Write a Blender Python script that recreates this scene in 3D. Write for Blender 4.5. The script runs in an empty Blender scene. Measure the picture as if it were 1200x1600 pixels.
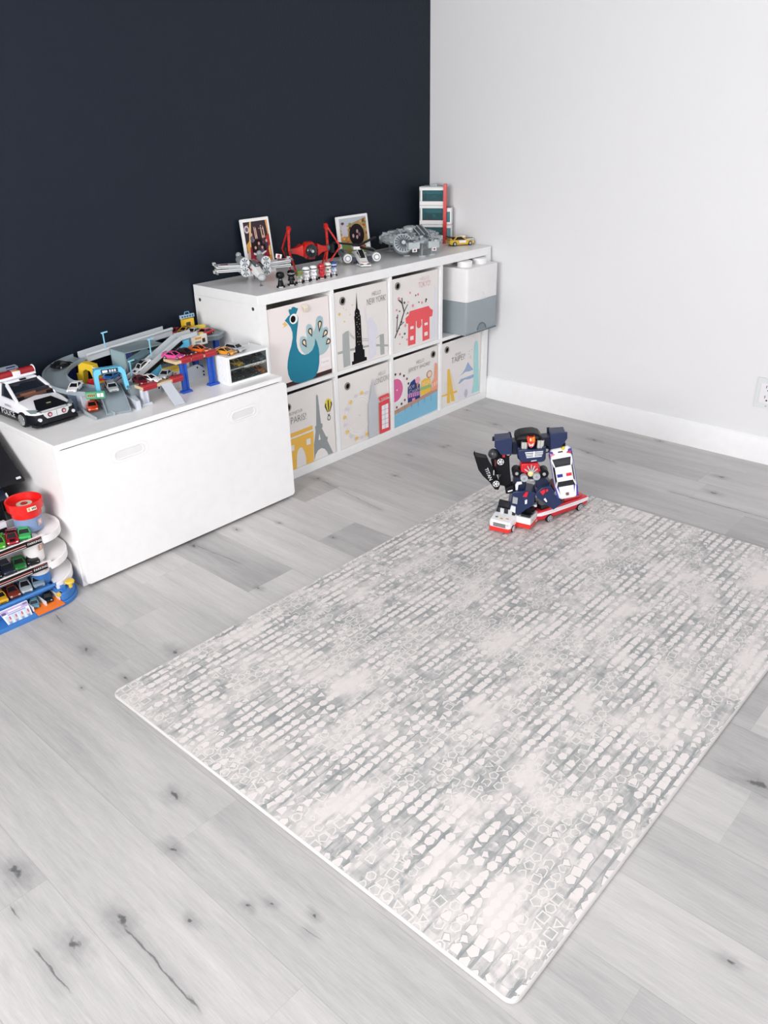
import bpy, bmesh, math, random
from mathutils import Vector, Matrix, Euler
random.seed(7)
COL = bpy.context.scene.collection
R = math.radians
def V(*a): return Vector(a)

# ---------------------------------------------------------------- materials
def lin(h):
    h = h.lstrip('#')
    f = lambda c: c/12.92 if c <= .04045 else ((c+.055)/1.055)**2.4
    return tuple(f(int(h[i:i+2], 16)/255) for i in (0, 2, 4)) + (1,)
_M = {}
def P(h, rough=.42, metal=0, bump=0, bscale=200, coat=0, name=None, spec=None):
    """plain plastic / painted / fabric material with a very slight procedural tone variation"""
    k = (h, rough, metal, bump, bscale, coat)
    if k in _M: return _M[k]
    m = bpy.data.materials.new(name or 'mat_'+h.lstrip('#')); m.use_nodes = True
    nt = m.node_tree; b = nt.nodes['Principled BSDF']
    b.inputs['Roughness'].default_value = rough; b.inputs['Metallic'].default_value = metal
    b.inputs['Coat Weight'].default_value = coat
    if spec is None and max(lin(h)[:3]) < .02 and rough > .2: spec = .22      # matt black plastics
    if spec is not None: b.inputs['Specular IOR Level'].default_value = spec
    tc = nt.nodes.new('ShaderNodeTexCoord'); nz = nt.nodes.new('ShaderNodeTexNoise')
    nz.inputs['Scale'].default_value = bscale if bump else 30
    nt.links.new(tc.outputs['Object'], nz.inputs['Vector'])
    mx = nt.nodes.new('ShaderNodeMix'); mx.data_type = 'RGBA'
    c = lin(h); mx.inputs[6].default_value = tuple(x*.96 for x in c[:3])+(1,); mx.inputs[7].default_value = tuple(min(1, x*1.03) for x in c[:3])+(1,)
    nt.links.new(nz.outputs['Fac'], mx.inputs[0]); nt.links.new(mx.outputs[2], b.inputs['Base Color'])
    if bump:
        bp = nt.nodes.new('ShaderNodeBump'); bp.inputs['Strength'].default_value = bump; bp.inputs['Distance'].default_value = .002
        nt.links.new(nz.outputs['Fac'], bp.inputs['Height']); nt.links.new(bp.outputs['Normal'], b.inputs['Normal'])
    _M[k] = m; return m
def GLASS(h='#dfe8ea', alpha=.25, rough=.05):
    k = ('g', h, alpha)
    if k in _M: return _M[k]
    m = bpy.data.materials.new('clear_plastic'); m.use_nodes = True
    nt = m.node_tree; nt.nodes.clear()
    o = nt.nodes.new('ShaderNodeOutputMaterial'); t = nt.nodes.new('ShaderNodeBsdfTransparent'); p = nt.nodes.new('ShaderNodeBsdfPrincipled')
    p.inputs['Base Color'].default_value = lin(h); p.inputs['Roughness'].default_value = rough
    fr = nt.nodes.new('ShaderNodeFresnel'); fr.inputs['IOR'].default_value = 1.22
    ad = nt.nodes.new('ShaderNodeMath'); ad.operation = 'ADD'; ad.inputs[1].default_value = alpha; ad.use_clamp = True
    t.inputs['Color'].default_value = lin(h)
    mx = nt.nodes.new('ShaderNodeMixShader')
    L = nt.links.new
    L(fr.outputs[0], ad.inputs[0]); L(ad.outputs[0], mx.inputs[0]); L(t.outputs[0], mx.inputs[1]); L(p.outputs[0], mx.inputs[2]); L(mx.outputs[0], o.inputs[0])
    _M[k] = m; return m

class NT:
    """tiny helper for maths in node trees"""
    def __init__(s, m): s.t = m.node_tree
    def n(s, ty, **k):
        x = s.t.nodes.new(ty)
        for a, b in k.items(): setattr(x, a, b)
        return x
    def lk(s, v, i):
        if hasattr(v, 'is_linked') or isinstance(v, bpy.types.NodeSocket): s.t.links.new(v, i)
        else: i.default_value = v
    def m(s, op, a, b=None, c=None, clamp=False):
        x = s.n('ShaderNodeMath', operation=op); x.use_clamp = clamp
        s.lk(a, x.inputs[0])
        if b is not None: s.lk(b, x.inputs[1])
        if c is not None: s.lk(c, x.inputs[2])
        return x.outputs[0]
    def mapr(s, v, a, b, c=0., d=1., smooth=False):
        x = s.n('ShaderNodeMapRange'); x.interpolation_type = 'SMOOTHSTEP' if smooth else 'LINEAR'
        s.lk(v, x.inputs[0])
        for i, q in enumerate((a, b, c, d)): s.lk(q, x.inputs[i+1])
        return x.outputs[0]
    def mix(s, f, a, b, blend='MIX'):
        x = s.n('ShaderNodeMix', data_type='RGBA', blend_type=blend)
        s.lk(f, x.inputs[0]); s.lk(a, x.inputs[6]); s.lk(b, x.inputs[7]); return x.outputs[2]
    def noise(s, vec, scale, detail=2, rough=.5, dist=0):
        x = s.n('ShaderNodeTexNoise'); s.lk(vec, x.inputs['Vector']); x.inputs['Scale'].default_value = scale
        x.inputs['Detail'].default_value = detail; x.inputs['Roughness'].default_value = rough; x.inputs['Distortion'].default_value = dist
        return x.outputs['Fac']
    def xyz(s, x, y, z=0.):
        c = s.n('ShaderNodeCombineXYZ'); s.lk(x, c.inputs[0]); s.lk(y, c.inputs[1]); s.lk(z, c.inputs[2]); return c.outputs[0]
    def sep(s, v):
        c = s.n('ShaderNodeSeparateXYZ'); s.lk(v, c.inputs[0]); return c.outputs
    def white(s, v, dim='3D'):
        c = s.n('ShaderNodeTexWhiteNoise', noise_dimensions=dim)
        s.lk(v, c.inputs['W' if dim == '1D' else 'Vector']); return c.outputs['Value'], c.outputs['Color']

# ---------------------------------------------------------------- mesh builder
class MB:
    def __init__(s): s.bm = bmesh.new(); s.mats = []; s.mi = 0; s.T = Matrix()
    def use(s, m):
        if m is None: return s
        if m not in s.mats: s.mats.append(m)
        s.mi = s.mats.index(m); return s
    def v(s, co): return s.bm.verts.new(s.T @ Vector(co))
    def f(s, vs):
        try:
            f = s.bm.faces.new(vs); f.material_index = s.mi; return f
        except ValueError: return None
    def poly(s, pts, m=None):
        s.use(m); return s.f([s.v(p) for p in pts])
    def loft(s, rings, m=None, caps=True, closed=True):
        s.use(m); rs = [[s.v(p) for p in r] for r in rings]; n = len(rs[0])
        for a, b in zip(rs, rs[1:]):
            for i in range(n if closed else n-1):
                s.f([a[i], a[(i+1) % n], b[(i+1) % n], b[i]])
        if caps: s.f(rs[0][::-1]); s.f(rs[-1])
        return s
    def box(s, c, d, m=None, rz=0, rx=0, ry=0, taper=None):
        c = Vector(c); M = Euler((rx, ry, rz)).to_matrix(); t = taper or (1, 1)
        r = []
        for z, k in ((-.5, (1, 1)), (.5, t)):
            r.append([c + M @ Vector((x*d[0]*k[0], y*d[1]*k[1], z*d[2])) for x, y in ((-.5, -.5), (.5, -.5), (.5, .5), (-.5, .5))])
        return s.loft(r, m)
    def bb(s, x0, x1, y0, y1, z0, z1, m=None): return s.box(((x0+x1)/2, (y0+y1)/2, (z0+z1)/2), (x1-x0, y1-y0, z1-z0), m)
    def frame(s, d):
        d = Vector(d).normalized(); a = Vector((0, 0, 1)) if abs(d.z) < .9 else Vector((1, 0, 0))
        u = d.cross(a).normalized(); return u, d.cross(u).normalized()
    def cyl(s, p0, p1, r0, r1=None, n=16, m=None, caps=True):
        p0, p1 = Vector(p0), Vector(p1); r1 = r0 if r1 is None else r1; u, w = s.frame(p1-p0)
        R_ = [[p + (u*math.cos(2*math.pi*i/n) + w*math.sin(2*math.pi*i/n))*r for i in range(n)] for p, r in ((p0, r0), (p1, r1))]
        return s.loft(R_, m, caps)
    def tube(s, pts, r, n=8, m=None, loop=False):
        pts = [Vector(p) for p in pts]; rings = []; N = len(pts)
        u = None
        for i, p in enumerate(pts):
            d = (pts[(i+1) % N]-pts[i-1]) if (loop or 0 < i < N-1) else (pts[1]-pts[0] if i == 0 else pts[-1]-pts[-2])
            d.normalize()
            if u is None: u, w = s.frame(d)
            u = (u - d*u.dot(d)).normalized(); w = d.cross(u)
            rings.append([p + (u*math.cos(2*math.pi*k/n)+w*math.sin(2*math.pi*k/n))*r for k in range(n)])
        if loop: rings.append(rings[0])
        return s.loft(rings, m, not loop)
    def bar(s, p0, p1, w, h, m=None, up=(0, 0, 1)):
        p0, p1 = Vector(p0), Vector(p1); d = (p1-p0).normalized(); up = Vector(up)
        if abs(d.dot(up)) > .98: up = Vector((0, 1, 0))
        x = d.cross(up).normalized()*w/2; z = x.normalized().cross(d)*h/2
        return s.loft([[p-x-z, p+x-z, p+x+z, p-x+z] for p in (p0, p1)], m)
    def lathe(s, prof, n=24, m=None, c=(0, 0, 0), caps=True):
        c = Vector(c)
        return s.loft([[c+Vector((r*math.cos(2*math.pi*i/n), r*math.sin(2*math.pi*i/n), z)) for i in range(n)] for r, z in prof], m, caps)
    def ball(s, c, r, sc=(1, 1, 1), m=None, n=14, k=8, z0=-1, z1=1):
        c = Vector(c); rings = []
        a0, a1 = math.asin(max(-.999, z0)), math.asin(min(.999, z1))
        for j in range(k+1):
            a = a0+(a1-a0)*j/k
            rings.append([c+Vector((r*sc[0]*math.cos(a)*math.cos(2*math.pi*i/n), r*sc[1]*math.cos(a)*math.sin(2*math.pi*i/n), r*sc[2]*math.sin(a))) for i in range(n)])
        return s.loft(rings, m)
    def prism(s, pts, a, b, m=None, ax='y'):
        """polygon (u,w) pushed from a to b along an axis: y -> (u,a,w), z -> (u,w,a), x -> (a,u,w)"""
        f = {'y': lambda p, t: (p[0], t, p[1]), 'z': lambda p, t: (p[0], p[1], t), 'x': lambda p, t: (t, p[0], p[1])}[ax]
        return s.loft([[f(p, t) for p in pts] for t in (a, b)], m)
    def strip(s, path, prof, m=None, loop=False):
        """sweep an open/closed (side,height) profile along a ground path of (x,y,z)"""
        pts = [Vector(p) for p in path]; N = len(pts); rings = []
        for i, p in enumerate(pts):
            d = (pts[(i+1) % N]-pts[i-1]) if (loop or 0 < i < N-1) else (pts[1]-pts[0] if i == 0 else pts[-1]-pts[-2])
            d.z = 0; d.normalize(); q = Vector((d.y, -d.x, 0))
            rings.append([p+q*a+Vector((0, 0, b)) for a, b in prof])
        if loop: rings.append(rings[0])
        return s.loft(rings, m, not loop)
    def text(s, txt, size, m=None, M=None, align='CENTER', stretch=1, fit=None, thin=0):
        cu = bpy.data.curves.new('lettering', 'FONT'); cu.body = txt; cu.size = size; cu.align_x = align; cu.align_y = 'CENTER'; cu.resolution_u = 2; cu.offset = -thin*size
        o = bpy.data.objects.new('lettering', cu); COL.objects.link(o)
        dg = bpy.context.evaluated_depsgraph_get(); dg.update()
        me = bpy.data.meshes.new_from_object(o.evaluated_get(dg))
        sx, sy, ox, oy = stretch, 1, 0, 0
        if fit:
            xs = [v.co.x for v in me.vertices]; ys = [v.co.y for v in me.vertices]; ox, oy = (min(xs)+max(xs))/2, (min(ys)+max(ys))/2
            sx, sy = fit[0]/(max(xs)-min(xs)), fit[1]/(max(ys)-min(ys))
        s.use(m); T = M or Matrix(); vs = [s.v(T @ Vector(((v.co.x-ox)*sx, (v.co.y-oy)*sy, 0))) for v in me.vertices]
        for p in me.polygons: s.f([vs[i] for i in p.vertices])
        bpy.data.objects.remove(o); bpy.data.curves.remove(cu); bpy.data.meshes.remove(me); return s
    def mesh(s, name, sharp=35, flat=False):
        bm = s.bm
        bmesh.ops.recalc_face_normals(bm, faces=bm.faces) if not flat else None
        bm.normal_update(); a = math.radians(sharp)
        for e in bm.edges:
            if len(e.link_faces) == 2 and e.calc_face_angle(0) > a: e.smooth = False
        for f in bm.faces: f.smooth = not flat
        me = bpy.data.meshes.new(name); bm.to_mesh(me); bm.free()
        for m in s.mats: me.materials.append(m)
        return me
    def build(s, name, parent=None, loc=None, rot=None, bevel=0, seg=2, sharp=35, flat=False, sub=0):
        o = bpy.data.objects.new(name, s.mesh(name, sharp, flat)); COL.objects.link(o)
        if parent: o.parent = parent
        if loc: o.location = loc
        if rot: o.rotation_euler = rot
        if bevel:
            md = o.modifiers.new('Bevel', 'BEVEL'); md.width = bevel; md.segments = seg; md.limit_method = 'ANGLE'; md.angle_limit = R(40)
        if sub:
            md = o.modifiers.new('Subsurf', 'SUBSURF'); md.levels = sub; md.render_levels = sub
        return o

def tag(o, label=None, cat=None, group=None, kind=None):
    if label: o['label'] = label
    if cat: o['category'] = cat
    if group: o['group'] = group
    if kind: o['kind'] = kind
    return o
def thing(name, label, cat, loc=(0, 0, 0), rz=0, group=None, rot=None):
    o = bpy.data.objects.new(name, None); COL.objects.link(o); o.empty_display_size = .02
    o.location = loc; o.rotation_euler = rot if rot else (0, 0, R(rz)); return tag(o, label, cat, group)
def copy_tree(o, parent=None):
    c = o.copy(); COL.objects.link(c); c.parent = parent
    for ch in list(o.children): copy_tree(ch, c)
    return c
def struct(o): o['kind'] = 'structure'; return o
def rrect(w, h, r, n=5, cx=0, cy=0):
    pts = []
    for sx, sy, a0 in ((1, 1, 0), (-1, 1, 90), (-1, -1, 180), (1, -1, 270)):
        for i in range(n+1):
            a = R(a0+90*i/n); pts.append((cx+sx*(w/2-r)+r*math.cos(a), cy+sy*(h/2-r)+r*math.sin(a)))
    return pts
def ell(cx, cy, rx, ry, n=20): return [(cx+rx*math.cos(2*math.pi*i/n), cy+ry*math.sin(2*math.pi*i/n)) for i in range(n)]

WHITE = P('#f4f3f3', .35); DARK = P('#121419', .4); BLACK = P('#0b0c0f', .35); GREY = P('#8f979b', .4); LGREY = P('#b9bec3', .4); SILVER = P('#c4c8cb', .28, .6)
RED = P('#d81f26', .35); BLUE = P('#1d56b5', .4); NAVY = P('#1b2a5c', .35); YELLOW = P('#efbf2d', .4); CYAN = P('#69bfe0', .4)

# ---------------------------------------------------------------- room
XL, YF, ZC = -5.1, -5.2, 2.6      # left wall, front wall (behind the camera), ceiling
def wall_mat(h, rough, bump, scale, spec=.5):
    m = bpy.data.materials.new('painted_wall'); m.use_nodes = True; k = NT(m); b = m.node_tree.nodes['Principled BSDF']
    tc = k.n('ShaderNodeTexCoord').outputs['Object']
    n1 = k.noise(tc, scale, 3, .55); n2 = k.noise(tc, 1.3, 2)
    c = lin(h); col = k.mix(n2, tuple(x*.985 for x in c[:3])+(1,), c); k.lk(col, b.inputs['Base Color'])
    b.inputs['Roughness'].default_value = rough; b.inputs['Specular IOR Level'].default_value = spec
    bp = k.n('ShaderNodeBump'); bp.inputs['Strength'].default_value = bump; bp.inputs['Distance'].default_value = .004
    k.lk(n1, bp.inputs['Height']); k.lk(bp.outputs[0], b.inputs['Normal']); return m
W_WHITE = wall_mat('#e7e7e9', .6, .10, 90, .3); W_DARK = wall_mat('#19212d', .45, .4, 95, .22); TRIM = P('#f3f3f4', .35)
T = .12
b = MB(); b.bb(XL, 0, 0, T, 0, ZC, W_DARK); struct(b.build('wall_back'))
b = MB(); b.bb(0, T, YF, T, 0, ZC, W_WHITE); struct(b.build('wall_right'))
b = MB()   # left wall with a window opening
wy0, wy1, wz0, wz1 = -3.15, -.95, .7, 2.3
b.bb(XL-T, XL, YF, wy0, 0, ZC, W_WHITE); b.bb(XL-T, XL, wy1, T, 0, ZC, W_WHITE); b.bb(XL-T, XL, wy0, wy1, 0, wz0, W_WHITE); b.bb(XL-T, XL, wy0, wy1, wz1, ZC, W_WHITE)
struct(b.build('wall_left'))
b = MB(); fx0, fx1 = -4.4, -1.6
b.bb(XL-T, fx0, YF-T, YF, 0, ZC, W_WHITE); b.bb(fx1, T, YF-T, YF, 0, ZC, W_WHITE); b.bb(fx0, fx1, YF-T, YF, 0, .3, W_WHITE); b.bb(fx0, fx1, YF-T, YF, wz1, ZC, W_WHITE)
struct(b.build('wall_front'))
b = MB(); b.bb(XL-T, T, YF-T, T, ZC, ZC+.1, P('#f2f2f2', .8)); struct(b.build('ceiling'))
def window(name, c, w, h, axis):
    r = struct(thing(name, None, None, c, 0 if axis == 'x' else 90))
    b = MB(); t = .05
    for (x, z, sx, sz) in ((0, h/2-t/2, w, t), (0, -h/2+t/2, w, t), (-w/2+t/2, 0, t, h), (w/2-t/2, 0, t, h), (0, 0, t, h)): b.box((x, 0, z), (sx, .06, sz), TRIM)
    b.build('window_frame', r); b = MB(); b.box((0, 0, 0), (w-.06, .006, h-.06), GLASS('#ffffff', .02)); b.build('window_pane', r)
window('window_1', (XL-T/2, (wy0+wy1)/2, (wz0+wz1)/2), wy1-wy0, wz1-wz0, 'y')
window('window_2', ((fx0+fx1)/2, YF-T/2, (.3+wz1)/2), fx1-fx0, wz1-.3, 'x')
def baseboard(name, p0, p1, inward):
    prof = [(0, 0), (.014, 0), (.014, .085), (.011, .092), (.011, .1), (.006, .108), (0, .112)]
    b = MB(); p0, p1, q = Vector(p0), Vector(p1), Vector(inward)
    b.loft([[p+q*a+Vector((0, 0, z)) for a, z in prof] for p in (p0, p1)], TRIM); struct(b.build(name))
baseboard('baseboard_right', (0, YF, 0), (0, 0, 0), (-1, 0, 0))
baseboard('baseboard_back', (XL, 0, 0), (-1.5, 0, 0), (0, -1, 0))
baseboard('baseboard_left', (XL, YF, 0), (XL, 0, 0), (1, 0, 0))
baseboard('baseboard_front', (XL, YF, 0), (0, YF, 0), (0, 1, 0))

# floor: real planks laid towards the dark wall, knots and cracks where they are
PW, PL = .19, 1.5
bm = bmesh.new(); uvl = bm.loops.layers.uv.new('plank')
known = {0: -1.597, -2: -1.475, -1: -.52, 2: -.80, 1: -.96, 3: -.64, 5: -1.42}
k = -14
while -2.635+PW*(k-1) < .02:
    x0, x1 = max(XL, -2.635+PW*(k-1)), min(0, -2.635+PW*k)
    if x1 > XL:
        j = known.get(k, -random.random()*PL); y = j+PL*2
        while y > YF:
            ya, yb = min(0, y), max(YF, y-PL)
            if ya > yb:
                vs = [bm.verts.new((x, yy, 0)) for x, yy in ((x0, yb), (x1, yb), (x1, ya), (x0, ya))]
                f = bm.faces.new(vs)
                for lp, uv in zip(f.loops, ((0, 0), (x1-x0, 0), (x1-x0, ya-yb), (0, ya-yb))): lp[uvl].uv = uv
            y -= PL
    k += 1
me = bpy.data.meshes.new('floor'); bm.to_mesh(me); bm.free(); fl = bpy.data.objects.new('floor', me); COL.objects.link(fl); struct(fl)
m = bpy.data.materials.new('grey_oak_planks'); m.use_nodes = True; k = NT(m); bs = m.node_tree.nodes['Principled BSDF']
pos = k.n('ShaderNodeNewGeometry'); rnd = pos.outputs['Random Per Island']; px, py_, pz_ = k.sep(pos.outputs['Position'])
off = k.m('MULTIPLY', rnd, 37.)
u = k.n('ShaderNodeUVMap', uv_map='plank').outputs[0]; uu, uv_, _ = k.sep(u)
gx = k.m('ADD', px, off)
warp = k.noise(k.xyz(k.m('MULTIPLY', gx, 3.), k.m('MULTIPLY', py_, 1.2), off), 2., 3)
gxx = k.m('ADD', gx, k.m('MULTIPLY', warp, .03))
fine = k.noise(k.xyz(k.m('MULTIPLY', gxx, 60.), k.m('MULTIPLY', py_, 3.0), off), 3., 4, .65)
mid = k.noise(k.xyz(k.m('MULTIPLY', gxx, 14.), k.m('MULTIPLY', py_, .9), off), 2., 3, .6)
big = k.noise(k.xyz(k.m('MULTIPLY', gx, 5.), k.m('MULTIPLY', py_, 1.1), off), 1.5, 2)
wv = k.n('ShaderNodeTexWave', wave_type='RINGS', rings_direction='X'); k.lk(k.xyz(k.m('MULTIPLY', gxx, 5.), k.m('MULTIPLY', py_, .55), off), wv.inputs[0])
wv.inputs['Scale'].default_value = 6; wv.inputs['Distortion'].default_value = 5; wv.inputs['Detail'].default_value = 3
grain = k.noise(k.xyz(k.m('MULTIPLY', gx, 170.), k.m('MULTIPLY', py_, 9.), off), 3., 3, .7)
tone = k.m('ADD', k.m('MULTIPLY', k.m('SUBTRACT', grain, .5), .34), k.m('ADD', k.m('MULTIPLY', rnd, .30), k.m('ADD', k.m('MULTIPLY', fine, .34), k.m('ADD', k.m('MULTIPLY', mid, .42), k.m('ADD', k.m('MULTIPLY', big, .3), k.m('MULTIPLY', wv.outputs['Fac'], .05))))))
tone = k.mapr(tone, .45, 1.0)
c = k.mix(tone, lin('#9f9e9e'), lin('#cecbca'))
dark = None
def acc(v):
    global dark
    dark = v if dark is None else k.m('MAXIMUM', dark, v)
wn = k.m('SUBTRACT', k.noise(k.xyz(px, py_, 0.), 45., 3), .5); wn2 = k.m('SUBTRACT', k.noise(k.xyz(px, k.m('MULTIPLY', py_, .4), 3.), 60., 3), .5)
knots = [(-3.047, -1.413, 1.2), (-3.052, -1.643, 1.2), (-2.719, -1.48, 1.), (-2.561, -.827, .9), (-2.403, -1.027, 1.3), (-2.56, -1.03, .7), (-2.659, -.976, .4), (-2.807, -1.599, .9),
 (-2.757, -1.852, .5), (-2.79, -1.825, .5), (-2.721, -1.934, .5), (-2.967, -1.667, 1.3), (-1.813, -.57, .7), (-1.681, -.649, .6), (-2.026, -.949, .6), (-1.081, -.696, .7), (-1.305, -.473, .9), (-.872, -.599, .6),
 (-.703, -.652, .7), (-.317, -.668, 1.1), (-.676, -.66, .5), (-.207, -1.14, 1.), (-.036, -1.366, .7), (-.255, -1.728, 1.), (-.421, -1.769, 1.), (-1.845, -2.443, 2.), (-2.301, -2.554, .6), (-1.633, -.887, .5), (-.237, -.44, .6), (-2.881, -1.771, .6), (-1.99, -.55, .8), (-.36, -1.19, .9)]
for kx, ky, s in knots:
    dx = k.m('ADD', k.m('SUBTRACT', px, kx), k.m('MULTIPLY', wn, .024*s)); dy = k.m('MULTIPLY', k.m('ADD', k.m('SUBTRACT', py_, ky), k.m('MULTIPLY', wn2, .06*s)), .55)
    d = k.m('SQRT', k.m('ADD', k.m('MULTIPLY', dx, dx), k.m('MULTIPLY', dy, dy)))
    acc(k.mapr(d, .002*s, .0095*s, .85, 0., True)); acc(k.mapr(d, .004*s, .034*s, .30, 0., True))
for cx0, cy0, cx1, cy1, w in [(-2.971, -1.675, -2.972, -1.935, .0032), (-3.105, -1.59, -3.101, -1.734, .0022), (-1.985, -.55, -1.96, -.8, .002), (-2.527, -.577, -2.54, -.656, .003), (-2.754, -1.929, -2.748, -1.985, .002), (-.517, -1.62, -.512, -2.05, .003), (-.344, -1.12, -.39, -1.347, .003), (-1.31, -.487, -1.36, -.89, .002), (-3.09, -1.47, -3.095, -1.53, .003)]:
    t = k.mapr(py_, cy0, cy1); cx = k.m('ADD', cx0, k.m('MULTIPLY', t, cx1-cx0))
    dx = k.m('ABSOLUTE', k.m('ADD', k.m('SUBTRACT', px, cx), k.m('MULTIPLY', wn2, .014)))
    end = k.m('MULTIPLY', k.mapr(py_, cy1, cy1+.03), k.mapr(py_, cy0, cy0-.02))
    acc(k.m('MULTIPLY', k.mapr(dx, w*.2, w*.9, .75, 0.), end)); acc(k.m('MULTIPLY', k.mapr(dx, 0., .03, .16, 0.), end))
speck = k.m('MULTIPLY', k.mapr(k.noise(k.xyz(k.m('MULTIPLY', px, 16.), k.m('MULTIPLY', py_, 4.), off), 1.3, 2), .70, .84), .22); acc(speck)
c = k.mix(dark, c, lin('#454a4c'))
e = k.m('MINIMUM', k.m('MINIMUM', uu, k.m('SUBTRACT', PW, uu)), uv_)
c = k.mix(k.mapr(e, .0004, .0013, .28, 0.), c, lin('#77777a'))
k.lk(c, bs.inputs['Base Color']); bs.inputs['Roughness'].default_value = .46
k.lk(k.mapr(fine, .2, .8, .40, .56), bs.inputs['Roughness'])
bp = k.n('ShaderNodeBump'); bp.inputs['Strength'].default_value = .1; bp.inputs['Distance'].default_value = .001; k.lk(fine, bp.inputs['Height']); k.lk(bp.outputs[0], bs.inputs['Normal'])
me.materials.append(m)

# play mat
def rug_mat():
    m = bpy.data.materials.new('printed_play_mat'); m.use_nodes = True; k = NT(m); bs = m.node_tree.nodes['Principled BSDF']
    tc = k.n('ShaderNodeTexCoord').outputs['Object']; x, y, z = k.sep(tc)
    ROW = .0265
    st = k.noise(k.xyz(k.m('MULTIPLY', x, 7.), k.m('MULTIPLY', y, 40.), 0.), 1.2, 5, .7)       # streaks along the length
    bl = k.noise(k.xyz(k.m('MULTIPLY', x, 1.1), y, 0.), 4.2, 3, .55); bl2 = k.noise(k.xyz(x, y, 5.), 9., 3, .6)
    rowf = k.m('FLOOR', k.m('DIVIDE', y, ROW)); rs = k.noise(k.xyz(k.m('MULTIPLY', x, 4.), k.m('MULTIPLY', rowf, 7.3), 1.), 1., 2, .6)
    base = k.m('ADD', k.m('MULTIPLY', st, 1.0), k.m('ADD', k.m('MULTIPLY', bl, .6), k.m('ADD', k.m('MULTIPLY', bl2, .3), k.m('MULTIPLY', k.m('SUBTRACT', rs, .5), .7))))
    c = k.mix(k.mapr(base, .80, 1.06), lin('#8c9091'), lin('#dcd6d4'))
    warm = k.noise(k.xyz(x, y, 9.), 3., 2); c = k.mix(k.mapr(warm, .5, .75, 0., .3), c, lin('#c6bcbc'))
    zone = k.noise(k.xyz(k.m('MULTIPLY', x, .8), k.m('MULTIPLY', y, 1.5), 2.), 6., 3, .6)
    fade = k.mapr(k.noise(k.xyz(k.m('MULTIPLY', x, .9), k.m('MULTIPLY', y, 1.5), 13.), 5.0, 4, .62), .50, .64)
    def layer(c, w, oy, seed, mode):
        yy = k.m('ADD', k.m('DIVIDE', y, w), oy); row = k.m('FLOOR', yy); r1, _ = k.white(k.m('ADD', row, seed), '1D')
        xx = k.m('ADD', k.m('DIVIDE', x, w*.9), k.m('MULTIPLY', r1, 7.)); cell = k.m('FLOOR', xx)
        rv, rc = k.white(k.xyz(row, cell, seed)); ra, rb, rcc = k.sep(rc)
        u = k.m('MULTIPLY', k.m('SUBTRACT', k.m('SUBTRACT', xx, cell), .5), .9); v = k.m('MULTIPLY', k.m('SUBTRACT', k.m('SUBTRACT', yy, row), .5), 1.22 if mode == 'solid' else 1.08)
        u = k.m('ADD', u, k.m('MULTIPLY', k.m('ABSOLUTE', v), k.m('MULTIPLY', k.m('GREATER_THAN', rcc, .66), .7)))   # some become chevrons
        n = k.m('ADD', k.m('FLOOR', k.m('MULTIPLY', ra, 2.7)), 4.); n = k.m('SUBTRACT', n, k.m('MULTIPLY', k.m('GREATER_THAN', rb, .82), k.m('SUBTRACT', n, 3.))); seg = k.m('DIVIDE', 6.28318, n)
        a = k.m('ADD', k.m('ARCTAN2', v, u), k.m('MULTIPLY', k.m('SUBTRACT', rb, .5), .55))
        h = k.m('SUBTRACT', k.m('MULTIPLY', k.m('FLOOR', k.m('ADD', k.m('DIVIDE', a, seg), .5)), seg), a)
        d = k.m('MULTIPLY', k.m('COSINE', h), k.m('SQRT', k.m('ADD', k.m('MULTIPLY', u, u), k.m('MULTIPLY', v, v))))
        size = k.m('SUBTRACT', k.m('SUBTRACT', .46 if mode == 'solid' else .43, k.m('MULTIPLY', rcc, .06)), k.m('MULTIPLY', k.m('LESS_THAN', n, 3.5), .17))
        e = k.m('SUBTRACT', d, size)
        inside = k.mapr(e, -.02, .01, 1., 0.); keep = k.m('GREATER_THAN', rv, .13)
        z1 = k.m('ADD', zone, k.m('MULTIPLY', k.m('SUBTRACT', rcc, .5), .16))
        if mode == 'solid':
            on = k.m('MULTIPLY', k.mapr(z1, .46, .50), keep)
            zf = k.mapr(zone, .47, .53)
            gap = k.mapr(k.m('ABSOLUTE', k.m('SUBTRACT', k.m('SUBTRACT', yy, row), .5)), .36, .40)
            brk = k.mapr(k.noise(k.xyz(k.m('MULTIPLY', x, 11.), k.m('MULTIPLY', row, 5.1), 4.), 1., 1), .42, .50)
            c = k.mix(k.m('MULTIPLY', zf, .25), c, lin('#8f9394'))
            c = k.mix(k.m('MULTIPLY', k.m('MULTIPLY', zf, .75), k.m('MULTIPLY', gap, brk)), c, lin('#898d8e'))
            c = k.mix(k.m('MULTIPLY', on, k.mapr(k.m('ABSOLUTE', k.m('SUBTRACT', e, .04)), .02, .045, .6, 0.)), c, lin('#8d9091'))
            return k.mix(k.m('MULTIPLY', k.m('MULTIPLY', inside, on), .93), c, lin('#e2dcda'))
        fv, _ = k.white(k.xyz(row, k.m('FLOOR', k.m('MULTIPLY', xx, 1.5)), k.m('SIGN', k.m('SUBTRACT', u, v))))
        fc = k.mix(fv, lin('#94989a'), lin('#dfd9d7')); c = k.mix(.42, c, fc)
        on = k.m('MULTIPLY', k.mapr(z1, .51, .47), keep)
        tint = k.mix(ra, lin('#9fa2a2'), lin('#cdc8c7')); c = k.mix(k.m('MULTIPLY', k.m('MULTIPLY', inside, on), .5), c, tint)
        line = k.mapr(k.m('ABSOLUTE', k.m('ADD', e, .05)), .035, .06, 1., 0.)
        return k.mix(k.m('MULTIPLY', k.m('MULTIPLY', line, on), .9), c, lin('#e2ded9'))
    c = layer(c, .0275, .37, 41., 'line'); c = layer(c, ROW, 0., 3., 'solid')
    c = k.mix(k.m('MULTIPLY', fade, .85), c, lin('#dfd9d7'))
    k.lk(c, bs.inputs['Base Color']); bs.inputs['Roughness'].default_value = .55
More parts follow.
